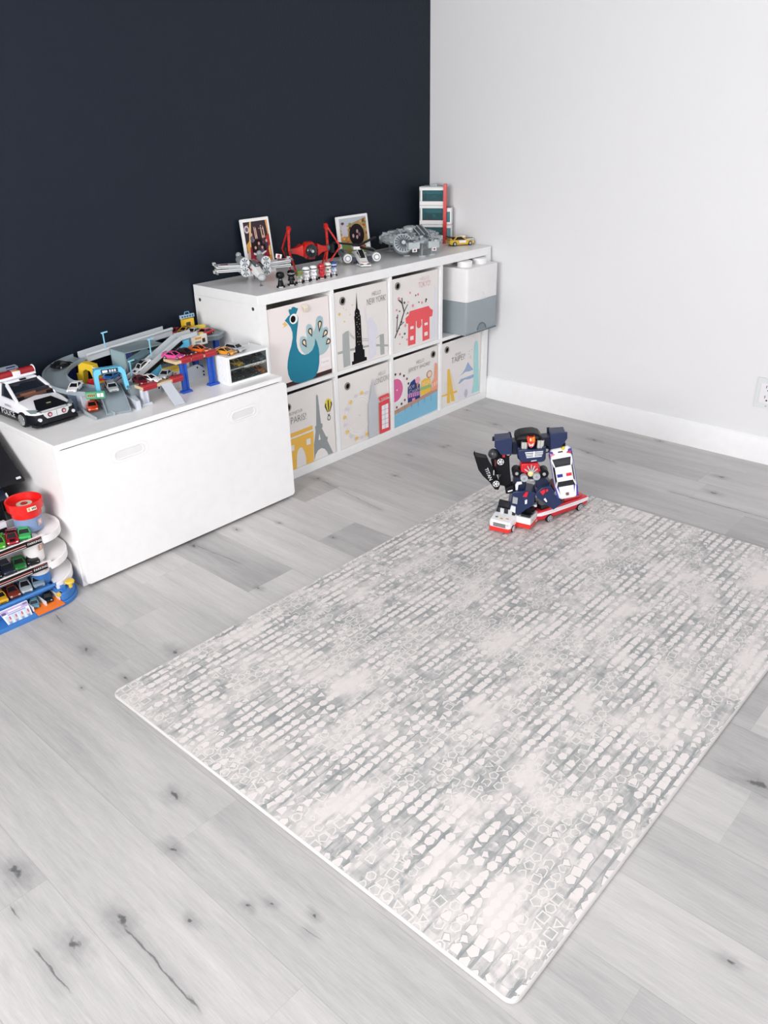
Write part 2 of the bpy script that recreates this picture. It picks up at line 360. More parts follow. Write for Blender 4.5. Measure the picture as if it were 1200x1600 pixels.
    wv = k.noise(k.xyz(x, y, 0.), 900., 1); bp = k.n('ShaderNodeBump'); bp.inputs['Strength'].default_value = .05; bp.inputs['Distance'].default_value = .0006; k.lk(wv, bp.inputs['Height']); k.lk(bp.outputs[0], bs.inputs['Normal'])
    return m
RX0, RX1, RY0, RY1 = -2.624, -.766, -2.318, -1.066
t = thing('play_mat', 'large foam play mat with grey and white geometric print on the floor', 'play mat', ((RX0+RX1)/2, (RY0+RY1)/2, 0))
RIM = P('#cdcac9', .5); pr = rrect(RX1-RX0, RY1-RY0, .022, 6)
ins = lambda d: rrect(RX1-RX0-2*d, RY1-RY0-2*d, .022-d, 6)
b = MB(); b.loft([[(x, y, z) for x, y in q] for q, z in ((ins(.003), 0.0005), (pr, .003), (pr, .009), (ins(.0015), .0118), (ins(.003), .0122))], RIM); b.build('foam_edge', t)
b = MB(); b.poly([(x, y, .01235) for x, y in ins(.0032)], rug_mat()); b.build('printed_top', t)

# wall outlet
t = thing('wall_outlet', 'white double power socket plate low on the white wall', 'outlet', (0, -1.776, .296), 90)
OW = P('#dfe2e3', .3); b = MB(); b.box((0, .0025, 0), (.098, .005, .125), OW); b.build('cover_plate', t, bevel=.0015)
b = MB(); b.box((0, .0062, 0), (.062, .0035, .082), P('#eceaee', .3)); rec = b.build('receptacle', t, bevel=.001)
b = MB()
for dz in (.022, -.02):
    for dx, hh in ((-.0085, .009), (.0085, .011)): b.box((dx, .0082, dz+.006), (.0026, .0012, hh), P('#3a3a40', .5))
    b.cyl((0, .0076, dz-.008), (0, .0088, dz-.008), .0034, n=12, m=P('#1c1c20', .5))
b.build('slots', rec)
for dz in (.052, -.052):
    b = MB(); b.cyl((0, .004, dz), (0, .0062, dz), .0032, n=12, m=P('#b9bcbd', .35, .5)); b.build('screw', t)
t.rotation_euler = (0, 0, R(90))

# ---------------------------------------------------------------- cube shelf unit
KX0, KX1, KY0, KY1, KH = -1.482, -.018, -.3975, -.0075, .765
KW = P('#f2f2f2', .3, coat=.15)
t = thing('cube_shelf', 'long low white shelf unit with eight cubes against the dark wall', 'shelf unit', (KX0, KY1, 0))
w, dp = KX1-KX0, KY1-KY0
b = MB(); b.bb(0, w, -dp, 0, KH-.038, KH, KW); b.build('top_panel', t, bevel=.0012)
b = MB(); b.bb(0, w, -dp, 0, 0, .038, KW); b.build('base_panel', t, bevel=.0012)
for x in (0, w-.038):
    b = MB(); b.bb(x, x+.038, -dp, 0, .038, KH-.038, KW); sp = b.build('side_panel', t)
    if x == 0:
        for yy, zz in ((-.035, KH-.055), (-dp+.03, KH-.05)):
            b = MB(); b.cyl((.0005, yy, zz), (-.0012, yy, zz), .0065, n=14, m=P('#2b2d30', .4)); b.cyl((-.0012, yy, zz), (-.0014, yy, zz), .003, n=10, m=P('#777a7d', .3, .6)); tag(b.build('screw_hole', sp), 'dark screw hole')
for i in range(3):
    x = .038+.335*(i+1)+.016*i
    b = MB(); b.bb(x, x+.016, -dp+.001, 0, .038, KH-.038, KW); b.build('divider', t)
for i in range(4):
    x = .038+.351*i; b = MB(); b.bb(x, x+.335, -dp+.001, 0, KH/2-.008, KH/2+.008, KW); b.build('shelf', t)

# ---------------------------------------------------------------- fabric bins with prints
ART={
 'peacock':{'body':[(0.263,0.795),(0.318,0.833),(0.349,0.845),(0.411,0.844),(0.465,0.820),(0.478,0.788),(0.466,0.715),(0.442,0.629),(0.421,0.526),(0.430,0.448),(0.451,0.396),(0.490,0.353),(0.541,0.331),(0.606,0.331),(0.674,0.360),(0.717,0.417),(0.734,0.492),(0.758,0.448),(0.784,0.356),(0.789,0.275),(0.778,0.173),(0.751,0.090),(0.701,0.028),(0.632,-0.004),(0.543,-0.014),(0.446,-0.000),(0.353,0.033),(0.283,0.082),(0.254,0.153),(0.247,0.240),(0.260,0.315),(0.296,0.415),(0.334,0.483),(0.365,0.568),(0.368,0.636),(0.345,0.701),(0.305,0.754)],
   'crest':[(0.349,0.842),(0.333,0.889),(0.333,0.904),(0.351,0.913),(0.376,0.904),(0.383,0.923),(0.414,0.928),(0.443,0.915),(0.458,0.904),(0.478,0.904),(0.480,0.889),(0.464,0.865),(0.441,0.832)],
   'beak':[(0.257,0.785),(0.303,0.739),(0.287,0.731),(0.225,0.717),(0.252,0.738),(0.213,0.768),(0.245,0.769)],
   'feather':[(0.494,0.395),(0.468,0.463),(0.476,0.530),(0.498,0.560),(0.541,0.559),(0.581,0.536),(0.595,0.506),(0.594,0.560),(0.588,0.615),(0.598,0.667),(0.632,0.687),(0.679,0.670),(0.707,0.622),(0.714,0.575),(0.751,0.629),(0.764,0.712),(0.794,0.745),(0.838,0.748),(0.880,0.721),(0.886,0.665),(0.869,0.583),(0.897,0.593),(0.942,0.594),(0.968,0.563),(0.958,0.510),(0.927,0.465),(0.960,0.462),(0.987,0.436),(0.984,0.393),(0.957,0.334),(0.914,0.295),(0.856,0.272),(0.788,0.267),(0.670,0.309),(0.542,0.341)],
   'tag':[(0.801,0.224),(0.965,0.219),(0.964,0.122),(0.801,0.127)],
   'band':[(0.202,0.055),(1.017,0.056),(1.013,-0.002),(0.191,-0.001)],
   'tab':[(0.518,0.934),(0.586,0.937),(0.639,0.826),(0.549,0.824)],
   'pts':[(0.403,0.789),(0.464,0.777),(0.408,0.841),(0.398,0.788),(0.435,0.781),(0.401,0.819),(0.544,0.485),(0.581,0.411),(0.656,0.598),(0.682,0.520),(0.825,0.654),(0.807,0.548),(0.915,0.527),(0.851,0.472),(0.957,0.411),(0.907,0.377),(0.879,0.170)],
   },
 'ny':{'esb':[(0.401,0.926),(0.409,0.798),(0.414,0.725),(0.448,0.687),(0.452,0.646),(0.465,0.619),(0.468,0.496),(0.475,0.255),(0.490,0.235),(0.490,0.185),(0.517,0.179),(0.519,0.076),(0.557,0.068),(0.557,0.025),(0.272,0.023),(0.272,0.069),(0.305,0.070),(0.308,0.178),(0.342,0.179),(0.339,0.242),(0.352,0.256),(0.354,0.510),(0.346,0.633),(0.357,0.639),(0.358,0.691),(0.382,0.731),(0.390,0.793)],
   'tl':[(0.119,0.452),(0.191,0.478),(0.239,0.475),(0.242,0.030),(0.116,0.025),(0.111,0.234)],
   'd1':[(0.018,0.246),(0.112,0.246),(0.110,0.213),(0.022,0.216)],
   'd2':[(0.248,0.241),(0.339,0.234),(0.337,0.205),(0.247,0.212)],
   'd3':[(0.498,0.225),(0.604,0.215),(0.602,0.190),(0.497,0.200)],
   'd4':[(0.749,0.197),(1.021,0.139),(1.021,0.113),(0.748,0.167)],
   'tr':[(0.824,0.305),(0.910,0.302),(0.916,0.027),(0.833,0.032)],
   'c1':[(0.249,0.450),(0.294,0.400),(0.340,0.362)],
   'c2':[(0.478,0.325),(0.595,0.301)],
   'c3':[(0.758,0.272),(0.830,0.299)],
   'c4':[(0.247,0.426),(0.293,0.380),(0.339,0.346)],
   'c5':[(0.477,0.300),(0.594,0.276)],
   'lib':[(0.546,0.718),(0.570,0.698),(0.581,0.549),(0.616,0.493),(0.625,0.549),(0.657,0.563),(0.687,0.537),(0.729,0.488),(0.776,0.412),(0.792,0.316),(0.746,0.283),(0.750,0.068),(0.698,0.036),(0.608,0.022),(0.601,0.296),(0.596,0.463),(0.568,0.535)],
   'stars':[(0.079,0.710),(0.316,0.782),(0.152,0.772),(0.202,0.743),(0.268,0.672),(0.164,0.605)],
   'win':[(0.392,0.665),(0.432,0.625),(0.393,0.612),(0.427,0.586),(0.392,0.552),(0.439,0.523),(0.387,0.524),(0.407,0.492),(0.436,0.458),(0.392,0.429),(0.417,0.400),(0.398,0.366),(0.437,0.359),(0.391,0.302),(0.434,0.297),(0.413,0.264)],
   'txt':[(0.779,0.858),(0.706,0.856),(0.854,0.860),(0.797,0.776),(0.610,0.767),(0.988,0.781)],
   'gr':[(0.142,0.861)],
   },
 'tokyo':{'roof':[(0.267,0.431),(0.339,0.459),(0.358,0.508),(0.778,0.508),(0.810,0.469),(0.875,0.431),(0.860,0.351),(0.779,0.350),(0.326,0.347),(0.278,0.357)],
   'll':[(0.326,0.363),(0.493,0.365),(0.482,0.037),(0.316,0.041)],
   'rl':[(0.634,0.366),(0.798,0.363),(0.800,0.042),(0.640,0.039)],
   'lan':[(0.509,0.366),(0.609,0.367),(0.621,0.275),(0.590,0.241),(0.540,0.240),(0.509,0.270)],
   'w1':[(0.370,0.297),(0.441,0.294),(0.441,0.256),(0.370,0.258)],
   'w2':[(0.366,0.162),(0.440,0.159),(0.439,0.104),(0.365,0.108)],
   'w3':[(0.680,0.287),(0.754,0.285),(0.757,0.249),(0.684,0.251)],
   'w4':[(0.680,0.157),(0.755,0.155),(0.757,0.102),(0.681,0.104)],
   'b1':[(0.037,0.207),(0.153,0.366),(0.238,0.522),(0.199,0.641),(0.113,0.711)],
   'b2':[(0.238,0.522),(0.313,0.606)],
   'b3':[(0.199,0.641),(0.194,0.715)],
   'b4':[(0.074,0.283),(0.103,0.510)],
   'b5':[(0.146,0.352),(0.230,0.388)],
   'pink':[(0.130,0.715),(0.367,0.753),(0.539,0.704),(0.326,0.638),(0.425,0.572),(0.081,0.573),(0.625,0.579),(0.285,0.484),(0.259,0.334),(0.293,0.135),(0.138,0.239),(0.138,0.105)],
   'blk':[(0.487,0.699),(0.244,0.642),(0.141,0.547),(0.556,0.596),(0.717,0.606),(0.707,0.580),(0.312,0.494),(0.243,0.226),(0.190,0.189),(0.125,0.324),(0.175,0.401),(0.082,0.473)],
   'pale':[(0.903,0.788),(0.955,0.741),(0.971,0.492),(0.997,0.017),(0.813,0.023),(0.876,0.344),(0.881,0.429),(0.906,0.549)],
   'txt':[(0.683,0.900),(0.579,0.901),(0.782,0.908),(0.671,0.824),(0.548,0.828),(0.795,0.827)],
   'gr':[(0.105,0.881)],
   },
 'paris':{'slab':[(0.196,0.485),(0.594,0.485),(0.597,0.433),(0.196,0.431)],
   'arc':[(0.197,0.409),(0.604,0.409),(0.605,0.344),(0.579,-0.026),(0.447,-0.017),(0.451,0.087),(0.431,0.181),(0.393,0.250),(0.360,0.260),(0.319,0.235),(0.293,0.157),(0.277,-0.026),(0.195,-0.019)],
   'w1':[(0.473,0.333),(0.546,0.327),(0.545,0.250),(0.474,0.255)],
   'w2':[(0.197,0.333),(0.262,0.326),(0.260,0.253),(0.200,0.256)],
   'eif':[(0.699,0.865),(0.720,0.839),(0.738,0.563),(0.747,0.466),(0.770,0.459),(0.771,0.407),(0.754,0.403),(0.825,0.260),(0.852,0.256),(0.849,0.217),(0.839,0.211),(0.937,-0.013),(0.846,-0.015),(0.827,0.054),(0.784,0.108),(0.727,0.135),(0.667,0.123),(0.617,0.077),(0.592,-0.012),(0.599,0.215),(0.642,0.385),(0.639,0.455),(0.660,0.461),(0.677,0.665),(0.686,0.839)],
   'tri':[(0.706,0.344),(0.724,0.255),(0.684,0.259)],
   'bal':[(0.896,0.665),(0.968,0.645),(0.904,0.761),(0.894,0.510)],
   'txt':[(0.328,0.729),(0.219,0.735),(0.439,0.731),(0.365,0.644),(0.240,0.651),(0.496,0.653)],
   'gr':[(0.204,0.825)],
   },
 'london':{'ring':[(0.364,0.390),(0.575,0.358),(0.378,0.645),(0.376,0.610)],
   'yel':[(0.424,0.686),(0.206,0.616),(0.083,0.439),(0.120,0.226),(0.293,0.084),(0.498,0.085)],
   'lil':[(0.522,0.665),(0.310,0.669),(0.127,0.541),(0.086,0.334),(0.197,0.144),(0.405,0.066)],
   'ben':[(0.645,0.832),(0.680,0.673),(0.696,0.579),(0.733,0.524),(0.706,-0.005),(0.535,-0.009),(0.541,0.322),(0.544,0.521),(0.577,0.547),(0.603,0.684)],
   'top':[(0.760,0.526),(0.780,0.539),(0.969,0.544),(0.974,0.488),(0.784,0.470)],
   'box':[(0.767,0.456),(0.977,0.467),(0.980,0.003),(0.763,-0.003)],
   'pan':[(0.815,0.397),(0.954,0.401),(0.951,0.050),(0.810,0.058)],
   'txt':[(0.838,0.856),(0.766,0.852),(0.898,0.860),(0.826,0.770),(0.690,0.751),(0.974,0.797)],
   'gr':[(0.166,0.840)],
   },
 'jersey':{'water':[(0.005,0.190),(1.000,0.314),(1.004,0.008),(0.000,0.001)],
   'board':[(0.006,0.259),(1.000,0.347),(1.000,0.294),(0.005,0.196)],
   'wheel':[(0.032,0.544),(0.246,0.526),(0.035,0.707)],
   'dots':[(0.037,0.773),(0.138,0.755),(0.221,0.711),(0.286,0.652),(0.317,0.576),(0.234,0.356),(0.161,0.319),(0.054,0.296)],
   'arc':[(0.303,0.524),(0.345,0.550),(0.370,0.581),(0.457,0.610),(0.486,0.553),(0.574,0.506),(0.579,0.300),(0.300,0.292)],
   'awn':[(0.302,0.424),(0.574,0.404),(0.573,0.340),(0.286,0.365)],
   'door':[(0.397,0.336),(0.465,0.330),(0.465,0.292),(0.397,0.295)],
   'ice':[(0.525,0.574),(0.580,0.561)],
   'piz':[(0.583,0.325),(0.613,0.534),(0.673,0.557),(0.813,0.535),(0.839,0.336)],
   'grn':[(0.593,0.450),(0.834,0.434),(0.838,0.394),(0.583,0.404)],
   'org':[(0.854,0.461),(0.905,0.513),(0.923,0.725),(0.953,0.734),(0.978,0.700),(0.989,0.330),(0.845,0.328)],
   'face':[(0.793,0.598),(0.849,0.590)],
   't1':[(0.437,0.490)],
   't2':[(0.713,0.484)],
   'txt':[(0.579,0.839),(0.497,0.836),(0.663,0.847),(0.559,0.753),(0.325,0.753),(0.812,0.770)],
   'gr':[(0.883,0.870)],
   },
 'taipei':{'l1':[(0.136,0.575),(0.184,0.570),(0.213,0.033),(0.137,0.053)],
   'l2':[(0.184,0.570),(0.333,0.034),(0.245,0.051),(0.181,0.434)],
   'deck':[(0.002,0.209),(0.383,0.191),(0.384,0.159),(0.002,0.183)],
   'r1':[(0.453,0.394),(0.530,0.429),(0.594,0.481),(0.658,0.570),(0.729,0.489),(0.812,0.416),(0.721,0.410),(0.596,0.427)],
   'r2':[(0.413,0.284),(0.477,0.342),(0.634,0.337),(0.827,0.338),(0.829,0.289),(0.704,0.286),(0.579,0.310),(0.457,0.279)],
   'body':[(0.480,0.267),(0.796,0.270),(0.833,-0.015),(0.400,0.017)],
   'door':[(0.626,0.080),(0.679,0.080),(0.624,0.143)],
   'tow':[(0.816,0.802),(0.847,0.848),(0.893,0.845),(0.912,0.781),(0.983,0.030),(0.772,0.035),(0.823,0.181),(0.810,0.684)],
   'txt':[(0.393,0.756),(0.329,0.757),(0.458,0.761),(0.404,0.680),(0.239,0.687),(0.575,0.677)],
   'gr':[(0.112,0.873)],
   'spk':[(0.695,0.729),(0.675,0.687),(0.688,0.632),(0.734,0.615),(0.751,0.737),(0.722,0.644)],
   },
}

FAB = {'peacock': '#efe6e4'}; BS = .329
def bin_(key, label, col, row):
    fab = P(FAB.get(key, '#e9e5e2'), .85, 0, .15, 900); z0 = .0385 if row == 0 else .3907
    t = thing('storage_bin', label, 'storage bin', (KX0+.038+col*.351+.003, -.394, z0), 0, 'fabric storage bins in the cube shelf'); t.rotation_euler = (0, 0, math.atan2(.008, .329))
    h, d, th = (.316 if key == 'peacock' else .3215), .34, .005; b = MB(); W = BS-.0015
    o = lambda e: [(e, e), (W-e, e), (W-e, d-e), (e, d-e)]
    b.use(fab); rings = [[(x, y, z) for x, y in o(0)] for z in (0, h)] + [[(x, y, z) for x, y in o(th)] for z in (h, .006)]
    b.loft(rings, fab); b.build('fabric_box', t, bevel=.0015)
    a = ART[key]; pr = MB(); lay = [0]
    def poly(pts, m):
        lay[0] += 1; pts = [(max(0.004, min(W/BS-.004, p[0])), max(.003, p[1])) for p in pts]
        pr.poly([(p[0]*BS, -.0003-.00005*lay[0], p[1]*BS) for p in pts], P(m, .8))
    def dots(pts, r, m, n=10):
        for i, q in enumerate(pts): poly(ell(q[0], q[1], r[i % len(r)], r[i % len(r)], n), m)
    def line(pts, wd, m):
        for p, q in zip(pts, pts[1:]):
            dx, dy = q[0]-p[0], q[1]-p[1]; L = math.hypot(dx, dy) or 1; nx, ny = -dy/L*wd/2, dx/L*wd/2
            poly([(p[0]+nx, p[1]+ny), (p[0]-nx, p[1]-ny), (q[0]-nx, q[1]-ny), (q[0]+nx, q[1]+ny)], m)
    def words(s, cx, cz, width, m, hgt, rot=0):
        lay[0] += 1
        pr.text(s, .05, P(m, .8), Matrix.Translation((cx*BS, -.0003-.00005*lay[0], cz*BS)) @ Matrix.Rotation(R(90), 4, 'X') @ Matrix.Rotation(rot, 4, 'Z'), fit=(width*BS, hgt*BS), thin=.018)
    def grommet(g):
        q = MB(); c = V(g[0]*BS, -.0006, g[1]*BS)
        q.tube([c+V(.0135*math.cos(x), -.001, .0135*math.sin(x)) for x in [2*math.pi*i/20 for i in range(20)]], .0035, 6, P('#8d8b84', .35, .6), True)
        q.cyl(c+V(0, .001, 0), c+V(0, -.0008, 0), .0125, n=20, m=P('#07070a', .9)); tag(q.build('grommet', t), 'metal eyelet with a dark hole')
    g = a.get('gr')
    if key == 'peacock':
        poly([(0, 0), (1, 0), (1, .056), (0, .056)], '#3a1a1f'); poly(a['feather'], '#a7c3c6'); poly(a['body'], '#137c96'); poly(a['crest'], '#137c96'); poly(a['beak'], '#eec079')
        p = a['pts']; poly(ell(p[0][0], p[0][1], .066, .06), '#f3f2f0'); poly(ell(p[3][0]-.005, p[3][1], .04, .04), '#07080c')
        for i in range(6, 16, 2):
            r, tp = p[i], p[i+1]
            for s_, m in ((1, '#2b2a36'), (.55, '#f0dcb8')):
                ang = math.atan2(tp[1]-r[1], tp[0]-r[0]); L = math.hypot(tp[0]-r[0], tp[1]-r[1])*(1 if s_ == 1 else .62); rr = .036*s_
                poly([(r[0]+rr*math.cos(ang+R(d_)), r[1]+rr*math.sin(ang+R(d_))) for d_ in range(70, 291, 20)]+[(r[0]+L*math.cos(ang), r[1]+L*math.sin(ang))], m)
        poly(a['tag'], '#f4eef0'); words('3 sprouts', p[16][0], p[16][1], .13, '#8a4a55', .04)
        q = MB(); x0, x1 = .53*BS, .605*BS; q.loft([[(x0+dx, yy, z), (x1+dx, yy, z), (x1+dx, yy+.003, z), (x0+dx, yy+.003, z)] for dx, yy, z in ((0, -.004, .93*BS), (.006, -.012, .895*BS), (.012, -.009, .85*BS), (.012, -.003, .83*BS))], P('#e9dccb', .85)); q.build('pull_tab', t, bevel=.001)
    if key == 'ny':
        for n_ in ('d1', 'd2', 'd3', 'd4', 'tl', 'tr'): poly(a[n_], '#a9aeac')
        for n_ in ('c1', 'c2', 'c3', 'c4', 'c5'): line(a[n_], .007, '#aeb0ae')
        poly(a['lib'], '#dfdfe9'); poly(a['esb'], '#0d0c13'); dots(a['win'], [.007], '#b9ab86', 6); dots(a['stars'], [.022, .011, .009, .009, .011, .011], '#e6c566', 5)
        words('HELLO', .779, .858, .17, '#4f4c50', .05); words('NEW YORK!', .775, .772, .37, '#4f4c50', .078, .02)
    if key == 'tokyo':
        poly(a['pale'], '#e0e0e9')
        for n_ in ('roof', 'll', 'rl', 'lan'): poly(a[n_], '#ec5a60')
        for n_ in ('w1', 'w2', 'w3', 'w4'): poly(a[n_], '#efe9e7')
        for n_, wd in (('b1', .02), ('b2', .013), ('b3', .018), ('b4', .016), ('b5', .012)): line(a[n_], wd, '#35302f')
        dots(a['pink'], [.024, .018, .02, .012], '#e58fa1', 5); dots(a['blk'], [.012, .017, .012], '#2b2829', 7)
        words('HELLO', .683, .90, .2, '#dbb9be', .045); words('TOKYO!', .675, .823, .26, '#d9959f', .075)
    if key == 'paris':
        poly(a['slab'], '#f0bc55'); poly(a['arc'], '#f0bc55'); poly(a['w1'], '#e9e5e2'); poly(a['w2'], '#e9e5e2'); poly(a['eif'], '#93999a'); poly(a['tri'], '#e9e5e2')
        c = a['bal'][0]; poly(ell(c[0], c[1]+.02, .066, .075)[:], '#e6d052'); poly([(c[0]-.06, c[1]), (c[0]+.06, c[1]), (c[0]+.022, c[1]-.085), (c[0]-.022, c[1]-.085)], '#e6d052')
        for dx in (-.055, -.0, .055): poly([(c[0]+dx*.9-.01, c[1]+.07-abs(dx)*.6), (c[0]+dx*.9+.01, c[1]+.07-abs(dx)*.6), (c[0]+dx+.012, c[1]+.0), (c[0]+dx*.35+.006, c[1]-.085), (c[0]+dx*.35-.006, c[1]-.085), (c[0]+dx-.012, c[1])], '#3d3a2a')
        e = a['bal'][3]; line([(e[0]-.02, e[1]+.045), (e[0]+.015, e[1]+.02)], .008, '#3c4650'); line([(e[0]+.02, e[1]+.045), (e[0]-.015, e[1]+.02)], .008, '#3c4650'); line([(e[0]+.025*math.cos(x), e[1]-.01+.03*math.sin(x)) for x in [i*.52 for i in range(13)]], .01, '#3c4650')
        tx = a['txt']; words('BONJOUR', tx[0][0], tx[0][1], tx[2][0]-tx[1][0], '#55585c', .05); words('PARIS!', tx[3][0], tx[3][1], tx[5][0]-tx[4][0], '#55585c', .085)
    if key == 'london':
        r = a['ring']; c = r[0]
        for rr in (r[2][1]-c[1], r[3][1]-c[1]): line([(c[0]+rr*math.cos(x), c[1]+rr*math.sin(x)) for x in [i*2*math.pi/40 for i in range(41)]], .01, '#f6f4f3')
        for i in range(8): line([c, (c[0]+.2*math.cos(i*.785), c[1]+.2*math.sin(i*.785))], .004, '#efecea')
        poly(ell(c[0], c[1], .014, .014, 10), '#d5d2d6'); dots(a['yel'], [.026], '#efc65c'); dots(a['lil'], [.024], '#d9d2e2'); poly(a['ben'], '#c7cad0')
        poly(a['top'], '#e2494f'); poly(a['box'], '#e2494f'); q = a['pan']; poly(q, '#f2eef3')
        words('TELEPHONE', (a['top'][0][0]+a['top'][3][0])/2+.005, (a['top'][0][1]+a['top'][3][1])/2-.015, .14, '#f3e6e6', .03)
        L_ = lambda i, j, s_: (q[i][0]+(q[j][0]-q[i][0])*s_, q[i][1]+(q[j][1]-q[i][1])*s_)
        for s_ in (.2, .4, .6, .8): line([L_(0, 3, s_), L_(1, 2, s_)], .006, '#a9a0bb')
        line([L_(0, 1, .5), L_(3, 2, .5)], .006, '#a9a0bb')
        words('HELLO', a['txt'][0][0], a['txt'][0][1], .14, '#66646a', .045); words('LONDON!', a['txt'][3][0], a['txt'][3][1], .3, '#66646a', .075, .03)
    if key == 'jersey':
        poly(a['water'], '#83bfdc'); poly(a['board'], '#bb9581')
        c = a['wheel'][0]; rr = abs(a['wheel'][2][1]-c[1])
        for q_, m in ((1.2, '#f1eeee'), (1.13, '#d9d3d6'), (1.1, '#f1eeee'), (1., '#d9679a')): poly([(c[0]+rr*q_*math.cos(R(x)), c[1]+rr*q_*math.sin(R(x))) for x in range(-90, 91, 10)]+[(0, c[1]+rr*q_), (0, c[1]-rr*q_)], m)
        poly(ell(c[0]+.035, c[1]+.0, .012, .012, 8), '#f6f0f2')
        for i, q_ in enumerate(a['dots']): poly(ell(q_[0], q_[1], .019, .019, 9), '#25304f' if i % 2 == 0 else '#93384f')
        poly(a['arc'], '#26397c'); poly(a['awn'], '#cf98c4'); poly(a['door'], '#e889b4')
        for i in range(6): line([(a['awn'][0][0]+(a['awn'][1][0]-a['awn'][0][0])*(i+.5)/6, a['awn'][0][1]+(a['awn'][1][1]-a['awn'][0][1])*(i+.5)/6), (a['awn'][3][0]+(a['awn'][2][0]-a['awn'][3][0])*(i+.5)/6, a['awn'][3][1]+(a['awn'][2][1]-a['awn'][3][1])*(i+.5)/6)], .018, '#7c3f8c')
        q_ = a['ice'][0]; poly(ell(q_[0], q_[1], .055, .05, 14), '#e9a3bd'); poly([(q_[0]-.03, q_[1]-.035), (q_[0]+.03, q_[1]-.035), (q_[0]-.01, q_[1]-.13)], '#c9966a')
        q_ = a['t1'][0]; words('Ice', q_[0]-.05, q_[1]+.03, .12, '#f3e6cf', .06, .05); words('Cream', q_[0]+.01, q_[1]-.045, .22, '#f3e6cf', .06, .05)
        poly(a['piz'], '#eebd3f'); poly(a['grn'], '#8dbb84'); q_ = a['t2'][0]; words('PIZZA', q_[0], q_[1], .17, '#fbf6ea', .055, .03)
        poly(a['org'], '#efa286'); q_ = a['face'][0]
        for i in range(3):
            o_ = a['org']; line([(o_[0][0]+.02+.05*i, o_[6][1]+.05+.01*i), (o_[0][0]+.02+.05*i, o_[6][1]+.11+.01*i)], .02, '#f5d2c3')
        line([(q_[0]+.055*math.cos(x), q_[1]+.05*math.sin(x)) for x in [i*2*math.pi/16 for i in range(17)]], .014, '#b98a6a'); poly(ell(q_[0], q_[1], .047, .042, 12), '#efd3c0')
        for i in range(6):
            x = .08+.15*i; line([(x, .27), (x+.002, .2-.02*(i % 2))], .006, '#5d8fae')
        words('HELLO', a['txt'][0][0], a['txt'][0][1], .17, '#5a585c', .05); words('JERSEY SHORE!', a['txt'][3][0], a['txt'][3][1], .50, '#5a585c', .072)
    if key == 'taipei':
        poly(a['body'], '#e3dfe9'); poly(a['r1'], '#9db2d3'); poly(a['r2'], '#9db2d3'); q_ = a['door']; poly(ell(q_[0][0], q_[0][1], .045, .07, 14), '#bcbfc6')
        for i in range(4): line([(a['l1'][1][0], a['l1'][1][1]-.03*i), (a['deck'][0][0]+.04*i, a['deck'][0][1])], .003, '#d9d2c4'); line([(a['l1'][1][0], a['l1'][1][1]-.03*i), (a['deck'][1][0]-.03*i, a['deck'][1][1])], .003, '#d9d2c4')
        poly(a['l1'], '#eec14e'); poly(a['l2'], '#eec14e'); poly(a['deck'], '#eec14e'); poly(a['tow'], '#a6d9da'); dots(a['spk'], [.008], '#8a93a8', 5)
        words('NI HAO', a['txt'][0][0], a['txt'][0][1], .13, '#5a585c', .042); words('TAIPEI!', a['txt'][3][0], a['txt'][3][1], .34, '#5a585c', .085)
    tag(pr.build('printed_design', t, flat=True), 'printed picture on the front cloth')
    if g: grommet(g[0])
bin_('peacock', 'cream fabric bin with a large teal peacock and brown base band', 0, 1)
bin_('ny', 'fabric bin printed HELLO NEW YORK! with a black skyscraper and grey bridge', 1, 1)
bin_('tokyo', 'fabric bin printed TOKYO! with a red temple gate and blossom branch', 2, 1)
bin_('paris', 'fabric bin printed BONJOUR PARIS! with grey tower and yellow arch', 0, 0)
bin_('london', 'fabric bin printed HELLO LONDON! with a red telephone box', 1, 0)
bin_('jersey', 'fabric bin printed HELLO JERSEY SHORE! with a pink wheel above blue water', 2, 0)
bin_('taipei', 'fabric bin printed TAIPEI! with a yellow bridge and pale teal tower', 3, 0)

# ---------------------------------------------------------------- stacked brick-shaped drawers
def brick_box(label, z, h, col, studs):
    m = P(col, .38); t = thing('brick_storage_box', label, 'storage box', (-.297, -.466, z)); W = .246
    b = MB(); b.loft([[(x, y, zz) for x, y in rrect(W-2*e, W-2*e, .012, 3, W/2, W/2)] for e, zz in ((.001, 0), (0, .004), (0, h))], m); b.build('body', t, bevel=.0015)
    if studs:
        for x in (.066, .18):
            for y in (.066, .18):
                b = MB(); b.lathe([(.0355, h-.001), (.0355, h+.0215), (.034, h+.024), (.001, h+.024)], 28, m, (x, y, 0)); b.build('stud', t)
    q = MB(); m2 = P('#7f8a90' if not studs else '#e4e3e4', .4)
    arch = [(.123+.034*math.cos(R(a)), .012+.030*math.sin(R(a))) for a in range(0, 181, 15)]
    if not studs:
        q.prism(arch, -.0012, .003, m2); q.tube([(x, -.0015, zz) for x, zz in arch], .003, 6, P('#64717a', .4)); q.build('finger_pull', t)
        q = MB(); q.bb(.002, W-.002, -.003, .004, .001, .006, P('#64717a', .4)); q.build('lower_lip', t)
    else:
        q.prism([(.09, 0), (.158, 0), (.15, .008), (.098, .008)], -.0012, .003, m2); q.tube([(.105, -.001, .02), (.123, -.001, .034), (.141, -.001, .02)], .0013, 5, m2); q.build('finger_pull', t)
brick_box('grey brick-shaped drawer box at the bottom of the stack in the shelf', .3912, .155, '#98a3a8', False)
brick_box('white brick-shaped drawer box with round studs standing on the grey one', .5466, .1535, '#efeeee', True)

